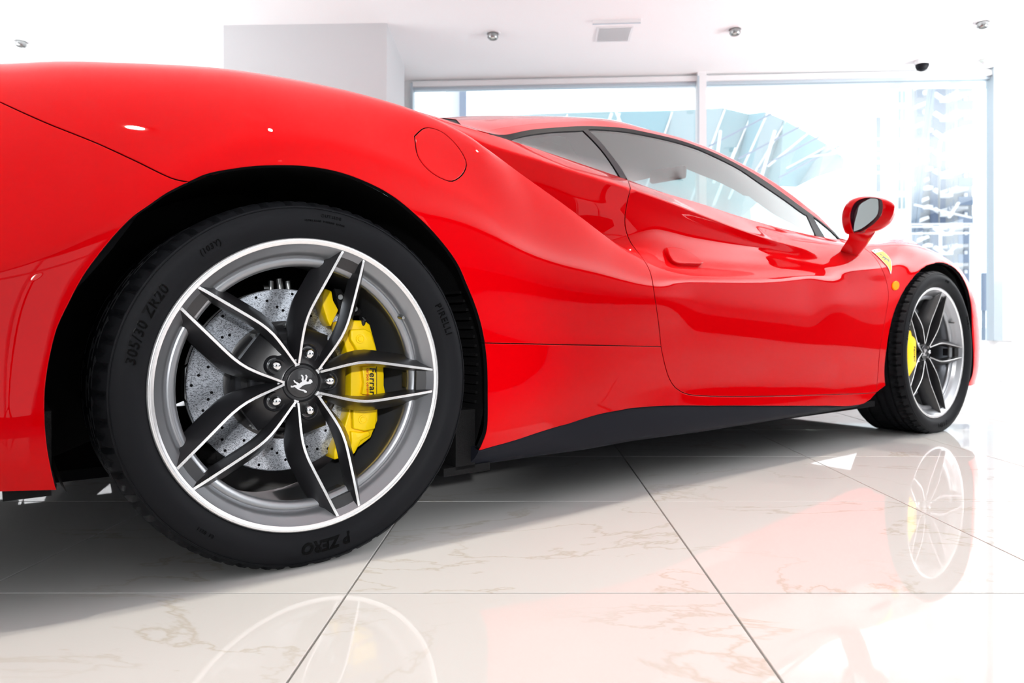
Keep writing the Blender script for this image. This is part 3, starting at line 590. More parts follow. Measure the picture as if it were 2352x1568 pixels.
def surf_patch(poly, holes=(), off=0.0, gx=.016, gr=.012):
    """triangulated piece of the body surface inside a parameter polygon -> verts, faces, normals"""
    sc = np.array([1, VS]); P = poly*sc; H = [h*sc for h in holes]
    lo, hi = P.min(0), P.max(0)
    a, b = np.meshgrid(np.arange(lo[0]+gx/2, hi[0], gx), np.arange(lo[1]+gr/2, hi[1], gr), indexing='ij')
    G = np.stack([a.ravel(), b.ravel()], 1); k = pip(G, P)
    for h in H: k &= ~pip(G, h)
    G = G[k]; k = near_mask(G, P, .005)
    for h in H: k &= near_mask(G, h, .004)
    G = G[k]
    V = list(map(Vector, P)); E_ = [(i, (i+1) % len(P)) for i in range(len(P))]
    for h in H:
        b0 = len(V); V += list(map(Vector, h)); E_ += [(b0+i, b0+(i+1) % len(h)) for i in range(len(h))]
    V += list(map(Vector, G))
    vo, eo, fo, _, _, _ = delaunay_2d_cdt(V, E_, [], 0, 1e-7)
    vo = np.array([(q[0], q[1]) for q in vo]); fo = np.array([f for f in fo if len(f) == 3])
    c_ = vo[fo].mean(1); k = pip(c_, P)
    for h in H: k &= ~pip(c_, h)
    fo = fo[k]; x = vo[:, 0]; r = vo[:, 1]/VS
    rl, rh = poly[:, 1].min(), poly[:, 1].max(); pos = S(x, r); N = SJ(x, np.clip(r, rl+.03, rh-.03) if rh-rl > .2 else r)[2]; pos = pos+N*off
    t = fo; cr = (vo[t[:, 1], 0]-vo[t[:, 0], 0])*(vo[t[:, 2], 1]-vo[t[:, 0], 1])-(vo[t[:, 2], 0]-vo[t[:, 0], 0])*(vo[t[:, 1], 1]-vo[t[:, 0], 1])
    fo[cr < 0] = fo[cr < 0][:, ::-1]
    return pos, fo, N
def panel(name, poly, material, parent, holes=(), gap=.0022, thick=.014, off=0.0, mirror=True, label=None, both=False, rnd=.0012, gx=.015, gr=.009):
    """body panel with rounded, folded edges; mirrored copy on the car's left"""
    P, out = shrink(poly, gap); HH = []; rings = []
    rl, rh = poly[:, 1].min(), poly[:, 1].max(); N = SJ(P[:, 0], np.clip(P[:, 1], rl+.03, rh-.03) if rh-rl > .2 else P[:, 1])[2]; rings.append((P, out, N))
    for h in holes:
        h2, hin = shrink(h, .0020, True); HH.append(h2); rings.append((h2, -hin, SJ(h2[:, 0], h2[:, 1])[2]))
    V, F, Nn = surf_patch(P, HH, off, gx, gr); V = list(V); F = [tuple(f) for f in F]; Nn = list(Nn); MI = [0]*len(F)
    for Q, o_, N in rings:
        n = len(Q); base = S(Q[:, 0], Q[:, 1])+N*off; b = len(V)
        A = sum(Q[i][0]*Q[(i+1) % n][1]-Q[(i+1) % n][0]*Q[i][1] for i in range(n))
        prof = [(0, 0, 0), (.3*rnd, .7*rnd, .6), (rnd, rnd*.9+rnd*.4, .0)] if False else None
        for k_, (oo, dd, nn) in enumerate(((0, 0, 1.0), (.6*rnd, .25*rnd, .6), (rnd, rnd, .0), (rnd, thick, .0))):
            V += list(base+o_*oo-N*dd); q = N*nn+o_*(1-nn); Nn += list(q/np.linalg.norm(q, axis=1, keepdims=True))
        for k_ in range(3):
            for i in range(n):
                j = (i+1) % n; f = (b+k_*n+i, b+(k_+1)*n+i, b+(k_+1)*n+j, b+k_*n+j)
                MI.append(1 if k_ == 2 and gap > .001 else 0)  # inner fold coloured black for the shade inside the panel gap
                F.append(f if (A > 0) == (Q is P) or (Q is not P and A > 0) else f[::-1])
    V = np.array(V); Nn = np.array(Nn)
    if both:
        nv = len(V); V = np.concatenate([V, V*[1, -1, 1]]); Nn = np.concatenate([Nn, Nn*[1, -1, 1]]); F = F+[tuple(i+nv for i in f[::-1]) for f in F]; mirror = False
    def fin(o):
        o.data.materials.append(M['shell']); o.data.polygons.foreach_set('material_index', MI*(2 if both else 1)); o.data.update(); return o
    o = fin(mesh_obj(name, V, F, material, parent, True, Nn))
    if label: o['label'] = label
    if mirror: fin(mesh_obj(name, V*[1, -1, 1], [f[::-1] for f in F], material, parent, True, Nn*[1, -1, 1]))
    return o
# ------------------------------------------------------------------ the car
car = empty('sports_car', (CARO[0], CARO[1], 0), YAW)
tag(car, 'glossy red low two-seat sports car with yellow brake calipers on the tiled floor', 'car')
GAP_DOOR_R = [(1443.5, 416), (1448, 431.6), (1442.5, 456.5), (1436, 495), (1436, 518), (1441.5, 540.7), (1451, 560), (1460.7, 573), (1472, 586.6), (1483.6, 604), (1493, 623), (1499, 648), (1504, 680), (1510, 720), (1515, 760), (1518.4, 796)]
GAP_DOOR_B = [(1518.4, 796), (1527.7, 839), (1538, 870), (1552, 890.7), (1566, 900), (1584, 906), (1620, 909), (1678, 910.5), (1795, 909), (1912, 905.8), (1982, 903.5), (2013, 901)]
GAP_DOOR_F = [(2013, 901), (2015, 878), (2021.5, 802), (2032.7, 735), (2041, 677), (2035, 642), (2025, 616), (2007, 588), (1982, 567)]
GAP_BUMP = [(0, 234), (102, 280), (219, 327), (306, 366.6), (398, 410), (434, 418)]
ARCH_R1 = [(434, 418), (475, 400), (536, 388), (600, 381), (700, 382), (780, 396), (850, 422), (901, 450), (952, 491), (1003, 542), (1049, 603), (1073, 656), (1093.7, 708), (1106, 750), (1113.6, 787.5)]
ARCH_R2 = [(1113.6, 787.5), (1118.5, 836), (1120, 904), (1117, 990), (1100, 1035)]
ARCH_L = [(434, 418), (383, 444), (344, 471), (306, 498), (268, 536), (230, 582), (191, 636), (157, 700), (132, 754), (114, 826), (105, 886), (103.4, 925), (105, 985), (111, 1036), (120, 1084), (130, 1127)]
def row_x(px, py, r): return inv(px, py, r, r)
xg = inv(0, 234, 3.5, 5.5)       # bumper seam where it leaves the frame
x_wr, _ = inv(1443.5, 416, 9, 9)
cap_px = [(952, 312), (975, 293.5), (1008, 299), (1039, 322), (1063, 353), (1072, 378), (1062, 401.5), (1039, 416), (1013, 409), (983, 389), (960, 358)]
cap_poly = np.array([inv(a, b, 4, 4.96) for a, b in smoothcurve(cap_px+[cap_px[0]], 7)[:-1]])
qp = outline([('p', GAP_BUMP, (3.2, 5.3)), ('p', ARCH_R1, (2, 5)), ('p', [(1113.6, 787.5), (1300, 791.5), (1518.4, 796)], (2, 4)),
              ('p', GAP_DOOR_R[::-1], (2.5, 9)), ('q', [(x_wr, 9), (.30, 9), (-.81, 9)]), ('q', [(-.81, 9), (-.81, 4.6)]), ('q', [(-.81, 4.6), xg])])
panel('rear_fender', qp, M['paint'], car, [cap_poly])
fc = panel('fuel_cap', cap_poly, M['paint'], car, gap=.0034, off=.0006, thick=.008, rnd=.002, gx=.01, gr=.008, mirror=False)
bp = outline([('p', ARCH_L, (1, 5)), ('q', [(inv(130, 1127, 1, 1.4)[0], 1), (-.81, 1)]), ('q', [(-.81, 1), (-.81, 4.6)]), ('q', [(-.81, 4.6), xg]), ('p', GAP_BUMP, (3.2, 5.3))])
panel('rear_bumper', bp, M['paint'], car)
SILL_BOT = [(2000, 917), (1975, 931), (1900, 932), (1700, 932), (1530, 932), (1480, 935), (1430, 941), (1350, 961), (1250, 990), (1180, 1013), (1100, 1035)]
sp = outline([('p', [(1113.6, 787.5), (1300, 791.5), (1518.4, 796)], (2, 4)), ('p', GAP_DOOR_B, (1, 4)), ('p', [(2013, 901), (2000, 917)], (1, 3)),
              ('p', SILL_BOT, (1, 2.2)), ('p', ARCH_R2[::-1], (1, 4))])
panel('side_sill', sp, M['paint'], car)
# door skin with the hole of its handle recess
hr_px = [(1512, 577), (1532, 573.5), (1560, 574.5), (1580, 582), (1608, 603), (1609, 608), (1580, 608.5), (1548, 607), (1536, 601)]
x_wf, _ = inv(1938, 551, 9, 9)
dp = outline([('p', GAP_DOOR_R, (2.5, 9)), ('p', GAP_DOOR_B, (1, 4)), ('p', GAP_DOOR_F, (1, 9), (2.0, 2.4)), ('q', [(inv(1982, 567, 7.5, 9)[0], 9), (x_wr, 9)])])
panel('door', dp, M['paint'], car)
# front fender and nose
def side_xz(P):
    """side-view points (x,z) -> surface parameters on the lower body"""
    out = []
    for x, z in smoothcurve([(a*1000, b*1000) for a, b in P], 14):
        x, z = x/1000, z/1000; rr = np.linspace(1, 4.4, 341); zz = S(np.full(341, x), rr)[:, 2]; i_ = int(np.argmin(abs(zz-z))); out.append((x, float(rr[i_])))
    return out
ARCH_F = side_xz([(2.262, .212), (2.252, .29), (2.270, .40), (2.318, .504), (2.395, .592), (2.50, .660), (2.61, .697), (2.735, .709), (2.80, .700)])
ARCH_N = side_xz([(2.80, .700), (2.86, .680), (2.935, .622), (2.998, .535), (3.040, .42), (3.056, .30), (3.048, .215), (3.02, .172)])
xfg = inv(1982, 567, 7.5, 9); xs_ = ARCH_F[-1]
fp = outline([('c', ARCH_F), ('q', [xs_, (xs_[0]+.02, 5), (xs_[0]+.02, 9)]), ('q', [(xs_[0]+.02, 9), (xfg[0], 9)]),
              ('p', GAP_DOOR_F[::-1], (1, 9), (2.0, 2.4)), ('q', [inv(2013, 901, 1, 3), ARCH_F[0]])])
panel('front_fender', fp, M['paint'], car)
np_ = outline([('c', ARCH_N), ('q', [ARCH_N[-1], (3.03, 1), (3.65, 1)]), ('q', [(3.65, 1), (3.65, 12.95)]), ('q', [(3.65, 12.95), (3.45, 12.95)]),
               ('q', [(3.45, 12.95), (3.45, 9)]), ('q', [(3.45, 9), (xs_[0]+.02, 9)]), ('q', [(xs_[0]+.02, 9), (xs_[0]+.02, 5), xs_])])
panel('front_bumper', np_, M['paint'], car, gx=.022, gr=.02)
hd = outline([('q', [(2.40, 12.98), (2.31, 9)]), ('q', [(2.31, 9), (3.45, 9)]), ('q', [(3.45, 9), (3.45, 12.98)]), ('q', [(3.45, 12.98), (2.40, 12.98)])])
panel('hood', hd, M['paint'], car, both=True, gx=.03, gr=.02, gap=.001)
# roof, rails, deck
rr = outline([('q', [(.60, 10), (2.27, 10)]), ('q', [(2.27, 10), (2.24, 11)]), ('q', [(2.24, 11), (.57, 11)]), ('q', [(.57, 11), (.60, 10)])])
panel('roof_rail', rr, M['paint'], car, gap=.0006, rnd=.0008, gr=.008)
rf = outline([('q', [(.57, 11), (1.42, 11)]), ('q', [(1.42, 11), (1.36, 12), (1.34, 12.99)]), ('q', [(1.34, 12.99), (.72, 12.99)]), ('q', [(.72, 12.99), (.68, 12), (.57, 11)])])
panel('roof', rf, M['paint'], car, both=True, gap=.0012, gr=.01)
dk = outline([('q', [(-.81, 9), (.58, 9)]), ('q', [(.58, 9), (.58, 11)]), ('q', [(.58, 11), (.0, 11.6), (-.45, 11.6)]), ('q', [(-.45, 11.6), (-.45, 12.98)]), ('q', [(-.45, 12.98), (-.81, 12.98)]), ('q', [(-.81, 12.98), (-.81, 9)])])
panel('rear_deck', dk, M['paint'], car, both=True, gx=.03, gr=.02)
def plate(name, poly, material, off=0.0, both=False, mirror=True, gx=.02, gr=.012, parent=car, gap=0, label=None):
    if gap: poly = shrink(poly, gap)[0]
    V, F, N = surf_patch(poly, (), off, gx, gr); F = [tuple(f) for f in F]
    if both: n_ = len(V); V = np.concatenate([V, V*[1, -1, 1]]); N = np.concatenate([N, N*[1, -1, 1]]); F = F+[tuple(i+n_ for i in f[::-1]) for f in F]
    o = mesh_obj(name, V, F, material, parent, True, N)
    if label: o['label'] = label
    if mirror and not both: mesh_obj(name, V*[1, -1, 1], [f[::-1] for f in F], material, parent, True, N*[1, -1, 1])
    return o
rg = outline([('q', [(.0, 11.6), (.58, 11), (.68, 12), (.72, 13)]), ('q', [(.72, 13), (-.45, 13)]), ('q', [(-.45, 13), (-.45, 11.6)]), ('q', [(-.45, 11.6), (0, 11.6)])])
plate('rear_window', rg, M['black_trim'], -.004, both=True, gx=.03)
# side glazing
WT_Q = [(1164.6, 320.6), (1205, 311), (1269, 302.5), (1339, 299)]
WT_D = [(1352, 296.5), (1439, 302.5), (1545, 324), (1601, 341), (1620, 349), (1695, 386), (1744, 419), (1803, 459), (1853, 494)]
BL = [(1339, 299), (1365, 325), (1386, 349), (1408, 380), (1426, 408.5)]
BR = [(1350, 296), (1376, 321), (1403, 353.5), (1428, 387.5), (1442.5, 414)]
wr_ = (8.6, 10.2)
x426, x443, x876, x895, x138 = [inv(a, b, 9, 9)[0] for a, b in ((1426, 408.5), (1442.5, 414), (1876, 543), (1895, 545), (1150, 315))]
qg = outline([('p', WT_Q, wr_), ('p', BL, wr_), ('q', [(x426, 9), (x138, 9)])])
plate('quarter_window', qg, M['car_glass'], -.003, mirror=True, gr=.02, label='small fixed rear side window')
fin = outline([('p', [(1188, 326), (1226, 315), (1286, 309), (1301, 313), (1322, 345), (1349.6, 381)], wr_), ('p', [(1349.6, 381), (1270, 354), (1188, 326)], wr_)])
V, F, N = surf_patch(shrink(qg, .001)[0], [fin], -.0055, .02, .02); mesh_obj('window_border', V, F, M['frit'], car, True, N)
mesh_obj('window_border', V*[1, -1, 1], [tuple(f[::-1]) for f in F], M['frit'], car, True, N*[1, -1, 1])
dg = outline([('p', WT_D, wr_), ('p', [(1853, 494), (1864, 517), (1876, 543)], wr_), ('q', [(x876, 9), (x443, 9)]), ('p', BR[::-1], wr_)])
plate('door_window', dg, M['car_glass'], -.003, gr=.02)
tg = outline([('p', [(1863, 493), (1897, 518), (1929, 548)], wr_), ('q', [(inv(1929, 549, 9, 9)[0], 9), (x895, 9)]), ('p', [(1895, 545), (1880, 520), (1863, 493)], wr_)])
plate('front_quarter_window', tg, M['car_glass'], -.003, gr=.02)
bpl = outline([('p', BL, wr_), ('q', [(x426, 9), (x443, 9)]), ('p', BR[::-1], wr_), ('p', [(1350, 296), (1339, 299)], wr_)])
panel('pillar_trim', bpl, M['trim_grey'], car, gap=.0015, thick=.006, rnd=.001)
dvp = outline([('p', [(1853, 492), (1864, 517), (1876, 543)], wr_), ('q', [(x876, 9), (x895, 9)]), ('p', [(1895, 545), (1880, 520), (1863, 491)], wr_), ('p', [(1863, 491), (1853, 492)], wr_)])
panel('window_divider', dvp, M['black_trim'], car, gap=.0003, thick=.008, rnd=.002)
wt = outline([('q', [(inv(1133, 310, 8.5, 10)[0], 9.02), (x138+.012, 9)]), ('p', WT_Q+WT_D+[(1863, 495), (1897, 520), (1927, 548)], wr_), ('q', [(inv(1929, 549, 9, 9)[0]+.01, 9.1), (2.27, 10)]), ('q', [(2.27, 10), (.62, 10), (inv(1133, 310, 8.5, 10)[0], 9.05)])])
panel('window_trim', wt, M['black_trim'], car, gap=.0002, thick=.012, rnd=.002, gr=.006)
ws = outline([('q', [(1.42, 11.05), (1.7, 11.05), (2.0, 11.1), (2.26, 11.3), (2.35, 12.0), (2.43, 13)]), ('q', [(2.43, 13), (1.34, 13)]), ('q', [(1.34, 13), (1.36, 12), (1.42, 11.05)])])
plate('windshield', ws, M['car_glass'], -.003, both=True, gx=.03)
wsb = outline([('q', [(1.34, 13), (1.36, 12), (1.42, 11.05)]), ('q', [(1.42, 11.05), (1.7, 11.05), (2.0, 11.1), (2.26, 11.3)]), ('q', [(2.26, 11.3), (2.32, 11.45)]), ('q', [(2.32, 11.45), (2.18, 11.75), (2.02, 12.03), (1.905, 12.08), (1.80, 12.16), (1.79, 12.31), (1.80, 12.54), (1.817, 12.76), (1.82, 13)]), ('q', [(1.82, 13), (1.34, 13)])])
plate('windshield_border', wsb, M['headliner'], -.012, both=True, gx=.03)
cw = outline([('q', [(2.17, 11), (2.2, 10), (2.24, 9)]), ('q', [(2.24, 9), (2.29, 13)]), ('q', [(2.29, 13), (2.36, 13)]), ('q', [(2.36, 13), (2.29, 12.0), (2.2, 11.3), (2.17, 11)])]) if False else None
bs = outline([('q', [(x138-.01, 8.9), (2.26, 8.9)]), ('q', [(2.26, 8.9), (2.26, 9.0)]), ('q', [(2.26, 9.0), (x138-.01, 9.0)]), ('q', [(x138-.01, 9.0), (x138-.01, 8.9)])])
plate('belt_seal', bs, M['black_trim'], -.005, gr=.004, gx=.012)
# dark shell behind the panel gaps
def shellpoly():
    x1, x2 = -.43, .42; y1, y2 = 2.20, 3.09
    return outline([('q', [(-.80, .5), (x1, .5)]), ('q', [(x1, .5), (x1, 3.2), (-.25, 4.1), (0, 4.5), (.25, 4.1), (x2, 3.2), (x2, .5)]), ('q', [(x2, .5), (y1, .5)]),
                    ('q', [(y1, .5), (y1, 3.1), (2.4, 3.9), (2.65, 4.15), (2.9, 3.9), (y2, 3.1), (y2, .5)]), ('q', [(y2, .5), (3.6, .5)]), ('q', [(3.6, .5), (3.6, 8.8)]), ('q', [(3.6, 8.8), (-.80, 8.8)]), ('q', [(-.80, 8.8), (-.80, .5)])])
plate('inner_shell', shellpoly(), M['shell'], -.032, gx=.03, gr=.012)
hl = outline([('q', [(.62, 10.05), (2.22, 10.05)]), ('q', [(2.22, 10.05), (2.19, 10.95)]), ('q', [(2.19, 10.95), (1.44, 10.95)]), ('q', [(1.44, 10.95), (1.36, 12), (1.34, 13)]), ('q', [(1.34, 13), (.72, 13)]), ('q', [(.72, 13), (.62, 10.05)])])
plate('headliner', hl, M['headliner'], -.022, both=True, gx=.03, gr=.02)
# tail: closing panel, mesh grille and round lamps
rr_ = np.linspace(1, 13, 60); sec = S(np.full(60, -.812), rr_)
prof_ = [(float(q[1]), float(q[2])) for q in sec]; prof_ = prof_+[(-a, b) for a, b in prof_[::-1][1:]]
MB().prism(prof_, lambda a, b: (-.812, a, b), lambda a, b: (-.79, a, b)).build('tail_panel', M['paint'], car)
MB().box((-.818, 0, .60), (.02, 1.1, .16)).build('tail_grille', M['black_trim'], car, True, bevel=.006)
for sg in (1, -1):
    MB().lathe([(.0, -.835), (.055, -.832), (.072, -.825), (.075, -.81)], 40, (0, 0, 0)).V
    V_ = MB().lathe([(.0, -.835), (.055, -.832), (.072, -.825), (.075, -.81)], 40); MB().add([(v[1], sg*.66+v[0], .70+v[2]) for v in V_.V], V_.F).build('tail_lamp', M['red_txt'], car, True)
# sill skirt
SK = [(1103, 1067), (1210, 1051), (1355, 1031), (1468, 1010), (1608, 992), (1725, 973.6), (1842, 955), (1954, 936.5)]
skp = [sight(a, b, .93) for a, b in SK]; sx_ = np.array([q[0] for q in skp]); sz_ = np.array([q[2] for q in skp])
top = [inv(a, b, 1, 2.2) for a, b in smoothcurve(SILL_BOT[1:-1]+[(1101, 1035)], 12)][::-1]
mb = MB(); k_ = 0; nn_ = 0
for (x, r) in top:
    P = S(np.array(x), np.array(r)); w0 = -P[1]-.006; zt = P[2]-.001; zb = min(float(np.interp(x, sx_, sz_)), zt-.002)
    sec = [(w0-.02, zt+.006), (w0, zt), (w0+.001, zt-.004), ((w0+.93)/2+.001, (zt+zb)/2), (.931, zb+.010), (.927, zb+.002), (.915, zb-.003), (.60, zb-.004)]
    mb.V += [(x, -a, b) for a, b in sec]; nn_ = len(sec)
    if k_:
        b0 = len(mb.V)-2*nn_
        for j in range(nn_-1): mb.F.append((b0+j, b0+j+1, b0+nn_+j+1, b0+nn_+j))
    k_ += 1
mb.F.append(tuple(range(nn_))); mb.F.append(tuple(range(len(mb.V)-nn_, len(mb.V))))
V_ = list(mb.V)
mb.build('side_skirt', M['black_paint'], car, True, angle=50)
m2 = MB(); m2.V = [(a, -b, c_) for a, b, c_ in V_]; m2.F = [f[::-1] for f in mb.F]; m2.build('side_skirt', M['black_paint'], car, True, angle=50)
# ------------------------------------------------------------------ text and emblems
def text_mesh(body, size, extrude=0.0, shear=0, bold=0.0, spacing=1.0, res=3):
    cu = bpy.data.curves.new('lettering', 'FONT'); cu.body = body; cu.size = size; cu.extrude = extrude; cu.shear = shear; cu.offset = bold
    cu.space_character = spacing; cu.resolution_u = res; cu.align_x = 'CENTER'
    o = bpy.data.objects.new('lettering', cu); COL.objects.link(o); bpy.context.view_layer.update()
    me = bpy.data.meshes.new_from_object(o.evaluated_get(bpy.context.evaluated_depsgraph_get()))
    V = np.array([v.co[:] for v in me.vertices]); F = [tuple(q.vertices) for q in me.polygons]
    bpy.data.objects.remove(o); bpy.data.curves.remove(cu); bpy.data.meshes.remove(me); return V, F
HORSE = [(.22, .86), (.26, .94), (.32, .97), (.35, 1.0), (.38, .95), (.45, .91), (.50, .80), (.56, .66), (.66, .54), (.76, .48), (.82, .42), (.85, .52), (.83, .66), (.88, .82), (.95, .84), (.98, .74), (.93, .70), (.91, .58), (.91, .46), (.88, .36), (.84, .28), (.79, .19), (.84, .11), (.86, .02), (.76, .0), (.78, .07), (.70, .17), (.68, .28), (.60, .22), (.57, .12), (.47, .05), (.44, .10), (.51, .17), (.54, .28), (.57, .37), (.50, .43), (.44, .48), (.34, .42), (.22, .43), (.13, .34), (.08, .38), (.15, .48), (.28, .52), (.36, .55), (.28, .60), (.16, .60), (.07, .54), (.03, .59), (.12, .68), (.26, .68), (.37, .67), (.38, .74), (.35, .80), (.29, .79), (.24, .80)]
# ------------------------------------------------------------------ wheels. local frame: X forward, Y inwards, Z up, origin on the rim's outer plane
def ridge_depth(a): return .003+.043*max(0, 1-a/.262)**1.25
SPK = [(.033, .0205), (.045, .0235), (.06, .0275), (.075, .0315), (.09, .0350), (.105, .0378), (.12, .0390), (.135, .0388), (.155, .0368), (.18, .0335), (.21, .0295), (.24, .0255), (.264, .0220)]
def blade(mb_top, mb_wall, ang, side):
    ca, sa = math.cos(ang), math.sin(ang); pts = smoothcurve(SPK, .008); n = len(pts); tops = []; walls = []
    for i, (a, b) in enumerate(pts):
        a0, b0 = pts[max(i-1, 0)]; a1, b1 = pts[min(i+1, n-1)]; t = np.array([a1-a0, b1-b0]); t /= np.linalg.norm(t); nr = np.array([-t[1], t[0]])
        d = ridge_depth(a); hw = .0026 if a > .06 else .0024
        ow = .009+.013*sstep(np.array(a), .05, .14)-.006*sstep(np.array(a), .2, .26); dp = .030+.012*sstep(np.array(a), .03, .12)-.012*sstep(np.array(a), .2, .262)
        iw = .004+.004*sstep(np.array(a), .05, .12); idp = .026
        def P(off, dep): q = np.array([a, b])+nr*off; x, y = q[0], q[1]*side; return (x*ca-y*sa, dep, x*sa+y*ca)
        tops.append([P(-hw, d+.0006), P(-hw*.75, d), P(hw*.75, d), P(hw, d+.0006)])
        walls.append([P(-iw, d+idp+.012), P(-iw*.9, d+idp*.7), P(-hw, d+.0006), P(hw, d+.0006), P(hw+ow*.35, d+dp*.35), P(hw+ow, d+dp), P(hw+ow, d+dp+.010)])
    def loft(mb, rings, close):
        k = len(rings[0]); b = len(mb.V)
        for r in rings: mb.V += [tuple(map(float, q)) for q in r]
        for i in range(len(rings)-1):
            for j in range(k if close else k-1):
                j2 = (j+1) % k; mb.F.append((b+i*k+j, b+i*k+j2, b+(i+1)*k+j2, b+(i+1)*k+j))
        if close: mb.F.append(tuple(b+j for j in range(k))); mb.F.append(tuple(b+(len(rings)-1)*k+j for j in range(k))[::-1])
    loft(mb_top, tops, False); loft(mb_wall, walls, True)
def arc_text(body, size, R0, a_mid, depthf, parent, name, material, spacing=1.05, shear=0, bold=0.0, ext=.0008):
    V, F = text_mesh(body, size, ext, shear, bold, spacing); out = []
    for x, y, z in V:
        r = R0+y; a = a_mid-x/(R0+size*.35); out.append((r*math.cos(a), depthf(r)-z-.0004, r*math.sin(a)))
    return mesh_obj(name, out, [f[::-1] for f in F], material, parent)
def make_wheel(name, tyre_w, R, zc, xc, rotate, texts, detail=True):
    """a complete wheel; parts are children of the wheel, the wheel is a part of the car"""
    w = empty(name, (xc, -.955, zc), 0, car)
    RL = .2715
    # tyre: tread ring with shoulder blocks, flattened where it stands on the floor
    half = tyre_w/2; c0 = half-.012
    prof = [(RL-.012, .012), (RL-.001, .004), (RL+.003, .001), (.284, -.009), (.296, -.0145), (.309, -.0165), (.320, -.0140), (.3285, -.0095), (.3300, -.0093), (.3312, -.0075), (.3365, .000), (.3405, .008), (R-.0020, .018), (R-.0006, .028)]
    tread = []; gw = [(.048, .058), (.085, .096), (.125, .137)]
    y = .030
    for a, b in [(q[0]*tyre_w/.305, q[1]*tyre_w/.305) for q in gw]+[((tyre_w-.012-.058*tyre_w/.305-.03), (tyre_w-.012-.048*tyre_w/.305-.03))]:
        tread += [(R, a-.0012), (R-.007, a), (R-.007, b), (R, b+.0012)]
    back = [(R-.0006, tyre_w-.058), (R-.002, tyre_w-.048), (.3405, tyre_w-.038), (.331, tyre_w-.026), (.309, tyre_w-.018), (.284, tyre_w-.026), (RL-.012, tyre_w-.045)]
    full = prof+tread+back; NS = 288; k = len(full); V = []; F = []; lo = 10
    for j in range(NS):
        th = 2*math.pi*j/NS; m = j % 6
        for i, (r, d) in enumerate(full):
            rr = r
            if 10 <= i <= 13 and m == 0: rr = r-.0085
            elif 11 <= i <= 13 and m == 3: rr = r-.004
            elif i >= 14 and i <= 13+len(tread) and (j+int(d*160)) % 9 == 0: rr = r-.0035
            x_, z_ = rr*math.cos(th), rr*math.sin(th)
            if z_ < -zc: d = d-(.0 if i > 14 else .003*(-zc-z_)/.01); z_ = -zc+.0002
            V.append((x_, d, z_))
    for j in range(NS):
        j2 = (j+1) % NS
        for i in range(k-1): F.append((j*k+i, j2*k+i, j2*k+i+1, j*k+i+1))
    t = MB().add(V, F).build('tyre', M['rubber'], w, True, angle=28)
    def sd(r): return float(np.interp(r, [.2715, .284, .296, .309, .320, .3285], [.002, -.009, -.0145, -.0165, -.0140, -.0095]))
    for body, size, R0, am, mtl, sp_, sh, bd in texts: arc_text(body, size, R0, math.radians(am), sd, w, 'tyre_lettering', M[mtl], sp_, sh, bd)
    if detail:
        # thin raised rings on the side wall
        MB().lathe([(.3262, -.0112), (.3266, -.0126), (.3272, -.0122), (.3276, -.0106)], 128).build('sidewall_ring', M['rubber'], w, True)
    # rim
    lipm = MB().lathe([(RL+.0015, .006), (RL+.0015, .0008), (RL, -.0012), (RL-.0015, -.0018), (RL-.0065, -.0010), (RL-.0078, .0004), (RL-.0088, .0006), (RL-.0098, .002)], 160)
    lipm.build('rim_lip', M['machined'], w, True, angle=50)
    MB().lathe([(RL-.0098, .002), (RL-.013, .006), (.249, .016), (.2435, .022), (.2415, .029), (.2385, .032), (.2355, .0305), (.231, .031), (.2245, .036), (.2225, .040), (.2235, .050), (.232, .075), (.236, .10), (.2365, .20), (.250, tyre_w-.03), (RL, tyre_w-.022)], 160).build('rim_barrel', M['rim_grey'], w, True, angle=50)
    # spokes
    for k_ in range(5):
        a = math.radians(72*k_-1.2)
        tp, wl = MB(), MB()
        for s_ in (1, -1): blade(tp, wl, a, s_)
        ca, sa = math.cos(a), math.sin(a)
        def L(x, y, d): return (x*ca-y*sa, d, x*sa+y*ca)
        # end web with its pocket, near the rim
        for (r0, r1, d0, d1, hw_) in ((.232, .262, .022, .009, .022), (.222, .234, .046, .034, .0155)):
            b_ = len(wl.V); q = [L(r0, -hw_, d0), L(r1, -hw_, d1), L(r1, hw_, d1), L(r0, hw_, d0)]; q2 = [L(r0, -hw_, d0+.02), L(r1, -hw_, d1+.02), L(r1, hw_, d1+.02), L(r0, hw_, d0+.02)]
            wl.add(q+q2, [(0, 1, 2, 3), (7, 6, 5, 4), (0, 4, 5, 1), (1, 5, 6, 2), (2, 6, 7, 3), (3, 7, 4, 0)])
        # web between the two ridges at the hub
        pts = [(.030, .018, .060), (.05, .024, .064), (.075, .031, .072), (.095, .035, .084), (.108, .037, .098)]; rings = []
        for x, y_, d in pts: rings.append([L(x, -y_, d), L(x, 0, d+.002), L(x, y_, d), L(x, y_, d+.02), L(x, -y_, d+.02)])
        b_ = len(wl.V)
        for r_ in rings: wl.V += r_
        for i in range(len(rings)-1):
            for j in range(5): wl.F.append((b_+i*5+j, b_+i*5+(j+1) % 5, b_+(i+1)*5+(j+1) % 5, b_+(i+1)*5+j))
        wl.F.append(tuple(b_+20+j for j in range(5)))
        # little bright joint at the hub between neighbouring spokes
        ah = a+math.radians(36)
        tp.box((.041*math.cos(ah), .0475, .041*math.sin(ah)), (.013, .006, .009), Matrix.Rotation(-ah, 3, 'Y'))
        so = wl.build('spoke', M['spoke_dark'], w, True, angle=30)
        tp.build('machined_ridge', M['machined'], so if False else w, False)
    # hub, cap, bolts
    MB().lathe([(.0, .055), (.034, .055), (.0375, .051), (.040, .052), (.047, .058), (.062, .066), (.075, .078), (.082, .095), (.083, .13), (.0, .13)], 80).build('hub', M['spoke_dark'], w, True, angle=40)
    MB().lathe([(.0, .0475), (.0270, .0475), (.0285, .0480), (.0292, .0495), (.0292, .056)], 80).build('centre_cap', M['cap'], w, True, angle=50)
    hs = []; A_ = math.radians(rotate)
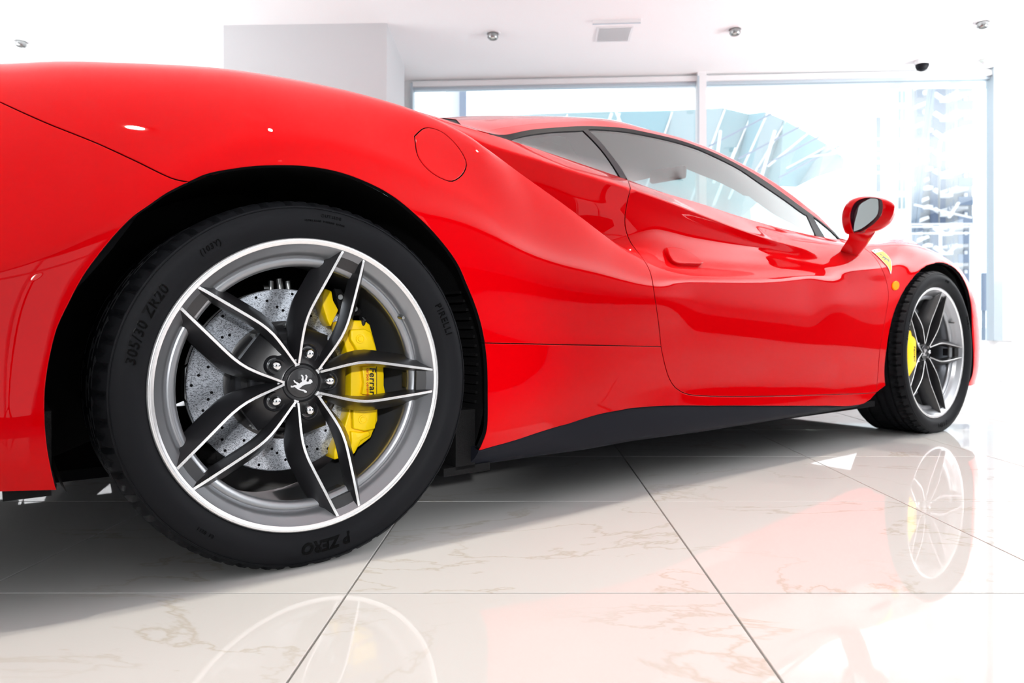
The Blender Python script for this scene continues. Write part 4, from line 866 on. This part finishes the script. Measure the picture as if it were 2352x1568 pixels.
    for (hx, hy) in HORSE:
        u, v = (hx-.5)*.036, (hy-.5)*.040; hs.append((u*math.cos(A_)-v*math.sin(A_), u*math.sin(A_)+v*math.cos(A_)))
    MB().prism(hs, lambda a, b: (a, .0468, b), lambda a, b: (a, .0476, b)).build('horse_emblem', M['silver_print'], w)
    for k_ in range(5):
        a = math.radians(72*k_); bx, bz = .0575*math.cos(a), .0575*math.sin(a)
        MB().lathe([(.0105, .078), (.0130, .066), (.0165, .060), (.0178, .059), (.0190, .061), (.0195, .070)], 40, (bx, 0, bz)).build('bolt_seat', M['cap'], w, True, angle=50)
        b_ = MB().lathe([(.0, .0475), (.0040, .0478), (.0078, .0495), (.0100, .0525), (.0106, .060), (.0106, .078)], 24, (bx, 0, bz))
        b_.lathe([(.0106, .066), (.0128, .0675), (.0130, .074), (.0106, .074)], 24, (bx, 0, bz)); b_.build('wheel_bolt', M['chrome'], w, True, angle=50)
    a = math.radians(33); vx, vz = .236*math.cos(a), .236*math.sin(a)
    if detail:
        v_ = MB().tube([(vx, .033, vz), (vx-.001, .024, vz-.001), (vx-.0015, .022, vz-.0015), (vx-.003, .010, vz-.003), (vx-.0032, .008, vz-.0032)], [.0052, .0052, .0040, .0040, .0030], 16); v_.build('valve_stem', M['steel'], w, True, angle=50)
    return w
def copy_part(o, parent, flip=False):
    c_ = o.copy(); COL.objects.link(c_); c_.parent = parent
    for ch in list(o.children): copy_part(ch, c_)
    return c_
rear_txt = [('305/30 ZR20', .0235, .2945, 158, 'rubber_txt', 1.12, .15, .0004), ('(103Y)', .0135, .2975, 126.5, 'rubber_txt', 1.1, .15, .0002), ('P ZERO', .0270, .2915, -85, 'rubber_txt', 1.05, .25, .0012), ('PIRELLI', .0200, .2965, 24, 'rubber_txt', 1.15, 0, .0002),
            ('OUTSIDE', .0085, .3120, 84, 'rubber_txt', 1.2, 0, 0), ('EXTRA LOAD  TUBELESS  RADIAL', .0048, .3020, 86, 'rubber_txt', 1.1, 0, 0), ('E4  0211', .0085, .3010, -128, 'rubber_txt', 1.1, 0, 0)]
front_txt = [('P ZERO', .0250, .2925, -85, 'rubber_txt', 1.05, .25, .0012), ('EASY', .0140, .2990, 78, 'rubber_txt', 1.15, .1, .0002), ('245/35 ZR20', .0200, .2950, 158, 'rubber_txt', 1.12, .15, .0003), ('PIRELLI', .0190, .2965, 24, 'rubber_txt', 1.15, 0, .0002)]
WZ_R, WZ_F = .336, .331
wr = make_wheel('rear_wheel', .305, .3445, WZ_R, 0, -105, rear_txt)
wf = make_wheel('front_wheel', .245, .3390, WZ_F, 2.65, -80, front_txt)
for wsrc, xx, zz in ((wr, 0, WZ_R), (wf, 2.65, WZ_F)):
    c_ = copy_part(wsrc, car); c_.location = (xx, .955, zz); c_.rotation_euler = (0, 0, math.pi)
# ------------------------------------------------------------------ brakes (standing parts of the car)
def brake(x0, zc, side_sign, R, Rin, name_parent_loc, depth):
    """ventilated disc with bell, studs and drilled holes; local Y inwards from the rim plane"""
    b = empty('brake_disc', (x0, -.955*side_sign, zc), 0 if side_sign > 0 else math.pi, car)
    NH = []; rnd_ = []
    holes = []
    for k_ in range(15):
        for q, rr in enumerate((.40, .62, .80, .28)):
            a = 2*math.pi*(k_+q*.27)/15; rr_ = Rin+(R-Rin)*rr+.004; holes.append((rr_*math.cos(a), rr_*math.sin(a)))
    m = MB().lathe([(Rin, depth), (R-.002, depth), (R, depth+.001), (R+.0005, depth+.006)], 160); m.build('friction_face', M['disc'], b, True, angle=20)
    m = MB().lathe([(R+.0005, depth+.006), (R-.004, depth+.008), (R-.004, depth+.026), (R, depth+.028), (R, depth+.034), (Rin, depth+.034)], 96); m.build('disc_back', M['steel'], b, True, angle=20)
    m = MB()
    for hx, hz in holes: m.lathe([(.0, depth-.0003), (.0029, depth-.0003)], 10, (hx, 0, hz))
    m.build('drilled_holes', M['shell'], b)
    MB().lathe([(Rin+.002, depth+.004), (Rin+.001, depth-.004), (Rin-.006, depth-.006), (Rin-.014, depth-.004), (Rin-.018, depth-.018), (Rin-.024, depth-.030), (.02, depth-.034)], 96).build('disc_bell', M['cap'], b, True, angle=30)
    for k_ in range(10):
        a = 2*math.pi*(k_+.5)/10; r_ = Rin-.008
        s_ = MB().lathe([(.0, depth-.014), (.0050, depth-.014), (.0055, depth-.013), (.0055, depth-.004)], 6, (r_*math.cos(a), 0, r_*math.sin(a))); s_.build('stud', M['steel'], b)
    return b
DR = .148; DF = .110
brake(0, WZ_R, 1, .184, .118, None, DR); brake(0, WZ_R, -1, .184, .118, None, DR)
brake(2.65, WZ_F, 1, .199, .130, None, DF); brake(2.65, WZ_F, -1, .199, .130, None, DF)
def wpt(px, py, d): q = sight(px, py, .955-d); return (q[0], q[2])     # plane of the brake, d behind the rim plane
cal = empty('brake_caliper', (0, 0, 0), 0, car); cal['label'] = 'yellow brake caliper with black lettering'
def cal_piece(px_list, d0, d1, bev=.0025, mtl='yellow', name='caliper_body', parent=None, dpx=None):
    P = [wpt(a, b, dpx if dpx is not None else d0) for a, b in px_list]
    m = MB().prism(P, lambda a, b: (a, -.955+d0, b), lambda a, b: (a, -.955+d1, b))
    return m.build(name, M[mtl], parent or cal, True, bevel=bev, angle=50)
# inner body, then the stepped front face
cal_piece([(747, 662), (762, 668), (766, 690), (778, 712), (760, 750), (752, 735), (741, 700), (741, 680)], .105, .155)
cal_piece([(770, 740), (800, 735), (838, 736), (850, 745), (858, 775), (865, 800), (868, 815), (878, 824), (882, 842), (880, 905), (868, 928), (868, 965), (852, 1005), (826, 1025), (800, 1040), (806, 1045), (768, 1056), (768, 1035), (790, 985), (800, 950), (806, 905), (806, 842), (800, 820), (792, 790), (780, 765)], .112, .165, .004)
cal_piece([(806, 757), (838, 755), (853, 762), (858, 780), (864, 798), (866, 823), (828, 826), (818, 800), (806, 780)], .098, .125, .003)
cal_piece([(812, 925), (838, 922), (858, 926), (868, 940), (862, 985), (838, 990), (812, 985), (811, 955)], .098, .125, .003)
cal_piece([(832, 842), (862, 840), (880, 842), (882, 860), (882, 885), (886, 905), (860, 908), (832, 905), (836, 880)], .100, .125, .003)
cal_piece([(806, 990), (830, 993), (848, 990), (852, 1000), (830, 1012), (816, 1040), (800, 1052), (808, 1015)], .104, .14, .003)
for (a, b) in ((827.5, 778), (833.5, 963)):
    x_, z_ = wpt(a, b, .097)
    MB().lathe([(.0, .0955), (.0050, .0955), (.0055, .0965), (.0058, .0975), (.0075, .0975), (.0078, .0960), (.0092, .0960), (.0098, .0985)], 20, (x_, -.955, z_)).build('caliper_plug', M['yellow'], cal, True, angle=40)
x_, z_ = wpt(840, 743, .10); MB().tube([(x_, -.955+.118, z_-.004), (x_+.001, -.955+.112, z_+.008), (x_+.001, -.955+.112, z_+.014)], [.006, .0055, .004], 12).build('bleed_nipple', M['cap'], cal, True)
# lettering: reads downwards
def flat_text(body, size, px, py, d, rot, parent, name, mtl, shear=0, bold=0.0, sp_=1.0, sx=1.0):
    V, F = text_mesh(body, size, .0003, shear, bold, sp_); x0, z0 = wpt(px, py, d); A = math.radians(rot); out = []
    for a, b, z in V: a *= sx; out.append((x0+a*math.cos(A)-b*math.sin(A), -.955+d-z-.0004, z0+a*math.sin(A)+b*math.cos(A)))
    return mesh_obj(name, out, F, M[mtl], parent)
flat_text('Ferrari', .0205, 849, 878, .099, -90, cal, 'caliper_lettering', 'black_txt', .1, .0004, 1.1)
flat_text('carbon ceramic', .0092, 842, 878, .099, -90, cal, 'caliper_lettering', 'red_txt', 0, .0001, 1.05)
x_, z_ = wpt(865, 876, .099); MB().box((x_, -.955+.0988, z_), (.0012, .0006, .070)).build('caliper_stripe', M['black_txt'], cal)
# caliper bracket, pad clips, links behind the disc
def small(px_list, d0, d1, mtl, name, bev=.002): return cal_piece(px_list, d0, d1, bev, mtl, name, susp)
susp = empty('suspension', (0, 0, 0), 0, car)
small([(768, 662), (784, 664), (798, 690), (818, 700), (835, 715), (828, 724), (800, 726), (780, 716)], .120, .16, 'liner', 'bracket')
for (a, b) in ((781, 682), (815, 709)):
    x_, z_ = wpt(a, b, .118); MB().lathe([(.0, .1155), (.0055, .1155), (.0065, .117), (.0065, .121)], 12, (x_, -.955, z_)).build('bracket_bolt', M['steel'], susp, True)
small([(608, 680), (614, 670), (650, 667), (690, 674), (692, 680), (650, 676)], .158, .19, 'steel', 'shield_edge', .001)
small([(424, 845), (432, 836), (440, 838), (438, 870), (438, 925), (430, 925), (423, 915)], .158, .19, 'steel', 'shield_edge', .001)
for a0, b0, a1, b1, rr in ((622, 645, 622, 672, .006), (640, 640, 645, 675, .007), (660, 645, 664, 675, .006), (604, 662, 616, 662, .007)):
    p0, p1 = wpt(a0, b0, .17), wpt(a1, b1, .17); MB().tube([(p0[0], -.785, p0[1]), (p1[0], -.785, p1[1])], rr, 12).build('link', M['steel'], susp, True)
p0, p1, p2, p3 = wpt(455, 1045, .17), wpt(490, 1045, .17), wpt(505, 1042, .17), wpt(523, 1048, .17)
MB().tube([(p0[0], -.785, p0[1]), (p1[0], -.785, p1[1]), (p1[0]+.001, -.785, p1[1]), (p2[0], -.785, p2[1]), (p3[0], -.785, p3[1])], [.016, .018, .021, .021, .005], 20).build('drive_joint', M['liner'], susp, True, angle=40)
# front caliper sits behind its axle
calf = empty('brake_caliper', (0, 0, 0), 0, car); calf['label'] = 'yellow front brake caliper'
P = [tuple(sight(a, b, .932)[[0, 2]]) for a, b in ((2087, 763), (2091, 756), (2094, 770), (2100, 774), (2104, 784), (2104, 836), (2100, 846), (2097, 862), (2090, 872), (2086, 860), (2084, 830), (2084, 790))]
MB().prism(P, lambda a, b: (a, -.934, b), lambda a, b: (a, -.86, b)).build('caliper_face', M['yellow'], calf, True, bevel=.004, angle=50)
m = MB(); P = []
for a in range(146, 215, 4): P.append((2.65+.232*math.cos(math.radians(a)), WZ_F+.232*math.sin(math.radians(a))))
for a in range(212, 145, -4): P.append((2.65+.165*math.cos(math.radians(a)), WZ_F+.165*math.sin(math.radians(a))))
m.prism(P, lambda a, b: (a, -.955+.062, b), lambda a, b: (a, -.955+.13, b)); m.build('caliper_body', M['yellow'], calf, True, bevel=.005, angle=50)
V, F = text_mesh('Ferrari', .020, .0003, .1, .0004, 1.1); mesh_obj('caliper_lettering', [(float(sight(2098, 812, .932)[0])+b*.8, -.9345-z, float(sight(2098, 812, .932)[2])-a) for a, b, z in V], F, M['black_txt'], calf)
for s_, xx, zz in ((1, 0, WZ_R), (1, 2.65, WZ_F)):
    c_ = MB(); P = [(xx+(-1 if xx > 1 else 1)*.225*math.cos(math.radians(a)), zz+.225*math.sin(math.radians(a))) for a in range(-38, 39, 6)]+[(xx+(-1 if xx > 1 else 1)*.16*math.cos(math.radians(a)), zz+.16*math.sin(math.radians(a))) for a in range(38, -39, -6)]
    c_.prism(P, lambda a, b: (a, .955-.09, b), lambda a, b: (a, .955-.15, b)); c_.build('brake_caliper', M['yellow'], car, True, bevel=.005)
# ------------------------------------------------------------------ wheel housings, floor pan, cabin
for xx, zz, RR, din, d0_ in ((0, WZ_R, .408, .40, .022), (2.657, WZ_F, .397, .36, .045)):
    for sg in (1, -1):
        m = MB()
        m.lathe([(RR, d0_), (RR+.004, .10), (RR, din), (.0, din)], 72, (0, 0, 0), math.radians(-22), math.radians(202), flip=False)
        V = [(xx+v[0], sg*(-.955+v[1]), zz+v[2]) for v in m.V]; MB().add(V, m.F).build('wheel_arch_liner', M['liner'], car, True, angle=40)
        if sg > 0:
            m = MB()          # ribs of the liner
            for k_ in range(16):
                a = math.radians(-18+k_*3.0) if xx == 0 else math.radians(150+k_*3.0)
                m.bar((xx+(RR-.002)*math.cos(a), -.90, zz+(RR-.002)*math.sin(a)), (xx+(RR-.002)*math.cos(a), -.72, zz+(RR-.002)*math.sin(a)), .006, .006)
            m.build('liner_ribs', M['liner'], car)
m = MB()
for (xa, xb, w_) in ((-.78, -.42, .80), (-.42, .40, .55), (.40, 2.24, .90), (2.24, 3.07, .57), (3.07, 3.45, .70)): m.box(((xa+xb)/2, 0, .142 if xa > -.7 else .205), (xb-xa, 2*w_, .022))
m.build('underbody', M['shell'], car)
for sg in (1, -1):
    m = MB(); m.bar((.355, sg*-.63, .195), (.355, sg*-.93, .195), .05, .13); m.build('air_deflector', M['liner'], car)
    MB().box((.36, sg*-.80, .128), (.12, .26, .018)).build('air_deflector', M['liner'], car)
    MB().box((-.43, sg*-.76, .25), (.06, .36, .13)).build('rear_deflector', M['liner'], car)
m = MB(); m.box((-.63, 0, .21), (.34, 1.72, .05)); m.build('diffuser', M['liner'], car, bevel=.01)
m = MB(); m.box((.70, 0, .55), (.04, 1.30, .72)); m.box((2.28, 0, .47), (.04, 1.4, .60)); m.box((1.45, 0, .20), (1.5, 1.66, .09)); m.build('cabin_tub', M['interior'], car)
m = MB(); m.box((2.08, 0, .70), (.30, 1.36, .15)); m.build('dashboard', M['interior'], car, True, bevel=.05, segs=3)
m = MB(); m.box((1.5, 0, .42), (1.3, .22, .35)); m.build('centre_console', M['interior'], car, True, bevel=.04, segs=3)
for sg in (1, -1):
    m = MB(); m.box((1.25, sg*.36, .34), (.50, .46, .16)); m.box((.98, sg*.36, .60), (.16, .46, .52), Matrix.Rotation(-.35, 3, 'Y')); m.box((.86, sg*.36, .90), (.10, .24, .17), Matrix.Rotation(-.3, 3, 'Y'))
    m.build('seat', M['interior'], car, True, bevel=.045, segs=3)
st = MB(); st.tube([(1.86+.05*math.cos(a), .36+.175*math.sin(a), .72+.165*math.cos(a)) for a in np.linspace(0, 2*math.pi, 33)], .015, 8, False); st.bar((1.87, .20, .71), (1.87, .52, .71), .03, .02); st.build('steering_wheel', M['interior'], car, True)
# interior mirror under the windscreen header
pm = sight(1534, 401, .27); hm = MB(); hm.box((0, 0, 0), (.026, .175, .056)); o = hm.build('rear_view_mirror', M['trim_grey'], car, True, bevel=.012, segs=3); o.location = tuple(pm); o.rotation_euler = (0, .1, .12)
MB().tube([(pm[0]+.01, pm[1], pm[2]), (pm[0]+.05, pm[1], pm[2]+.06)], .008, 8).build('mirror_stem', M['interior'], car, True)
# ------------------------------------------------------------------ door handle
hp = outline([('p', [(1528, 573.5), (1545, 573), (1568, 578), (1586, 589), (1600, 599), (1609, 606.5)], (4, 8)), ('p', [(1609, 606.5), (1604, 608), (1575, 608), (1550, 607), (1541, 603)], (4, 8)), ('p', [(1541, 603), (1533, 590), (1528, 573.5)], (4, 8))])
hnd = panel('door_handle', hp, M['paint'], car, gap=.0, off=.011, thick=.02, rnd=.004, gx=.01, gr=.006)
# ------------------------------------------------------------------ door mirror
MIR = empty('door_mirror', (0, 0, 0), 0, car)
def mw(px): return .93+(px-1935)/690
OUTL = smoothcurve([(1936, 522), (1933.5, 501.6), (1938, 478.7), (1951, 461), (1974, 452), (1994, 450), (2020, 453), (2043, 461), (2054, 471), (2053, 486), (2045, 504), (2027.6, 519.5), (2007, 529.7), (1981.6, 535), (1960, 538.6), (1943, 536), (1936, 522)], 3)[:-1]
OPEN = smoothcurve([(1957, 524), (1953, 500), (1956, 480), (1966, 464), (1984, 455.5), (2000, 453.5), (2014, 454.5), (2024, 458.5), (2027, 466), (2027, 482), (2022, 497), (2008, 513), (1988, 527.5), (1972, 535), (1962, 535), (1957, 524)], 3)[:-1]
def resamp(P, n, start):
    P = np.array(P+[P[0]]); i0 = 0; s_ = np.concatenate([[0], np.cumsum(np.linalg.norm(np.diff(P, axis=0), axis=1))]); t = np.linspace(0, s_[-1], n, endpoint=False)
    return np.stack([np.interp(t, s_, P[:, 0]), np.interp(t, s_, P[:, 1])], 1)
NM = 56; A1 = resamp(OUTL, NM, 0); A2 = resamp(OPEN, NM, 0)
ringO = np.array([sight(a, b, mw(a)) for a, b in A1]); ringI = np.array([sight(a, b, mw(a)+.012) for a, b in A2])
cen = ringO.mean(0); rings = [ringI-[.0, 0, 0]]
mid = (ringI*.35+ringO*.65)-[.006, 0, 0]; rings += [ringI*.92+ringO*.08-[.004, 0, 0], mid, ringO]
for f_, dx_ in ((.99, .02), (.93, .05), (.80, .08), (.58, .105), (.30, .12), (.02, .125)): rings.append(cen+(ringO-cen)*f_+[dx_, .02*dx_/.1, 0])
V = [tuple(q) for r_ in rings for q in r_]; F = [(i*NM+j, i*NM+(j+1) % NM, (i+1)*NM+(j+1) % NM, (i+1)*NM+j) for i in range(len(rings)-1) for j in range(NM)]
mo = MB().add(V, F); mo.build('mirror_housing', M['paint'], MIR, True, angle=40)
ic = ringI.mean(0); inn = [ringI, ic+(ringI-ic)*.95+[.012, 0, 0]]
gl = np.array([sight(a, b, mw(a)-.006) for a, b in resamp(smoothcurve([(1971, 533), (1973, 514), (1979, 491), (1984, 474), (1996, 464), (2012, 456.5), (2024, 460), (2025, 470), (2025, 484), (2021, 497), (2007, 512), (1987, 527), (1971, 533)], 3)[:-1], NM, 0)])
A3 = ringI+[.02, 0, 0]
MB().add([tuple(q) for q in list(ringI)+list(A3)]+[tuple(A3.mean(0))], [(j, (j+1) % NM, NM+(j+1) % NM, NM+j) for j in range(NM)]+[(NM+j, NM+(j+1) % NM, 2*NM) for j in range(NM)]).build('mirror_bezel', M['bezel_shaded'], MIR, True, angle=30)
# flat mirror plate, turned towards the driver
gc = gl.mean(0); x0_ = A3[:, 0].min()-.0; 
pts_ = [(q[1]-gc[1], q[2]-gc[2]) for q in gl]
MB().prism(pts_, lambda a, b: (ic[0]+.010-a*.22, gc[1]+a, gc[2]+b), lambda a, b: (ic[0]+.014-a*.22, gc[1]+a, gc[2]+b)).build('mirror_glass', M['mirror_glass'], MIR)
def quad_ring(P): return [tuple(q) for q in P]
st_ = []
for (l, r_, wl_, wr2, th) in (((1950, 536), (2007, 527), .965, 1.03, .03), ((1949, 545), (2000, 541), .955, 1.01, .028), ((1943, 556), (1991, 556), .93, .97, .026), ((1934, 569), (1979, 574), .895, .92, .026), ((1930, 577), (1963, 593), .865, .875, .03)):
    a = sight(l[0], l[1], wl_); b = sight(r_[0], r_[1], wr2); n_ = np.array([.9, -.1, .35])*th
    st_.append([a, (a+b)/2-n_*.25, b, b+n_*.8, (a+b)/2+n_*1.3, a+n_*.8])
V = [tuple(q) for r_ in st_ for q in r_]; F = [(i*6+j, i*6+(j+1) % 6, (i+1)*6+(j+1) % 6, (i+1)*6+j) for i in range(4) for j in range(6)]+[tuple(range(6)), tuple(range(24, 30))]
MB().add(V, F).build('mirror_arm', M['paint'], MIR, True, angle=60)
def mirror_copy(src):
    e_ = empty(src.name.split('.')[0], (0, 0, 0), 0, car)
    for ch in src.children:
        me = ch.data.copy(); me.transform(Matrix.Diagonal((1, -1, 1, 1))); me.flip_normals(); link(bpy.data.objects.new(ch.name.split('.')[0], me), e_)
mirror_copy(MIR)
# ------------------------------------------------------------------ fender shield and side marker
cxs, crs = inv(2032, 594, 4, 9, 2.2, 3.2); Sx, Sr, N_ = [q[0] for q in SJ(np.array([cxs]), np.array([crs]))]; lr = np.linalg.norm(Sr)
SHIELD = [(-.5, .52), (-.2, .56), (.2, .56), (.5, .52), (.50, .15), (.42, -.15), (.28, -.38), (.10, -.55), (0, -.62), (-.10, -.55), (-.28, -.38), (-.42, -.15), (-.50, .15)]
SW, SHH = .074, .096
def sh_poly(P, k=1.0): return np.array([(cxs+a*SW*k, crs+b*SHH*k/lr) for a, b in P])
BG = empty('fender_shield', (0, 0, 0), 0, car)
def badge(name, poly, mtl, off):
    V, F, N = surf_patch(poly, (), off, .008, .004); return mesh_obj(name, V, [tuple(f) for f in F], M[mtl], BG, True, N)
dense = lambda P: smoothcurve([np.array(q)*100 for q in P], 8)
pd = [(a/100, b/100) for a, b in smoothcurve([(q[0]*100, q[1]*100) for q in SHIELD[3:]+[SHIELD[0]]], 6)]+[(-.2, .56), (.2, .56)]
badge('shield_edge', sh_poly(pd, 1.0), 'white_enamel', .0025); badge('shield_face', sh_poly([(a, min(b, .40)) for a, b in pd], .92), 'badge_yellow', .0032)
badge('horse_emblem', sh_poly([((.5-hx)*-.62, (hy-.55)*.70) for hx, hy in HORSE]), 'black_txt', .0038)
badge('shield_stripe', sh_poly([(-.42, .44), (-.15, .44), (-.15, .52), (-.42, .49)]), 'green', .0034); badge('shield_stripe', sh_poly([(.15, .44), (.42, .44), (.42, .49), (.15, .52)]), 'red_txt', .0034)
mirror_copy(BG)
mx_, mr_ = inv(2056, 656, 3, 5, 2.2, 3.2); lr2 = np.linalg.norm(SJ(np.array([mx_]), np.array([mr_]))[1][0])
el = lambda k, n=24: np.array([(mx_+.021*k*math.cos(2*math.pi*i/n), mr_+.015*k*math.sin(2*math.pi*i/n)/lr2) for i in range(n)])
panel('side_marker', el(1.0), M['amber'], car, gap=0, off=.005, thick=.01, rnd=.003, gx=.006, gr=.006, label='small amber side marker lamp')
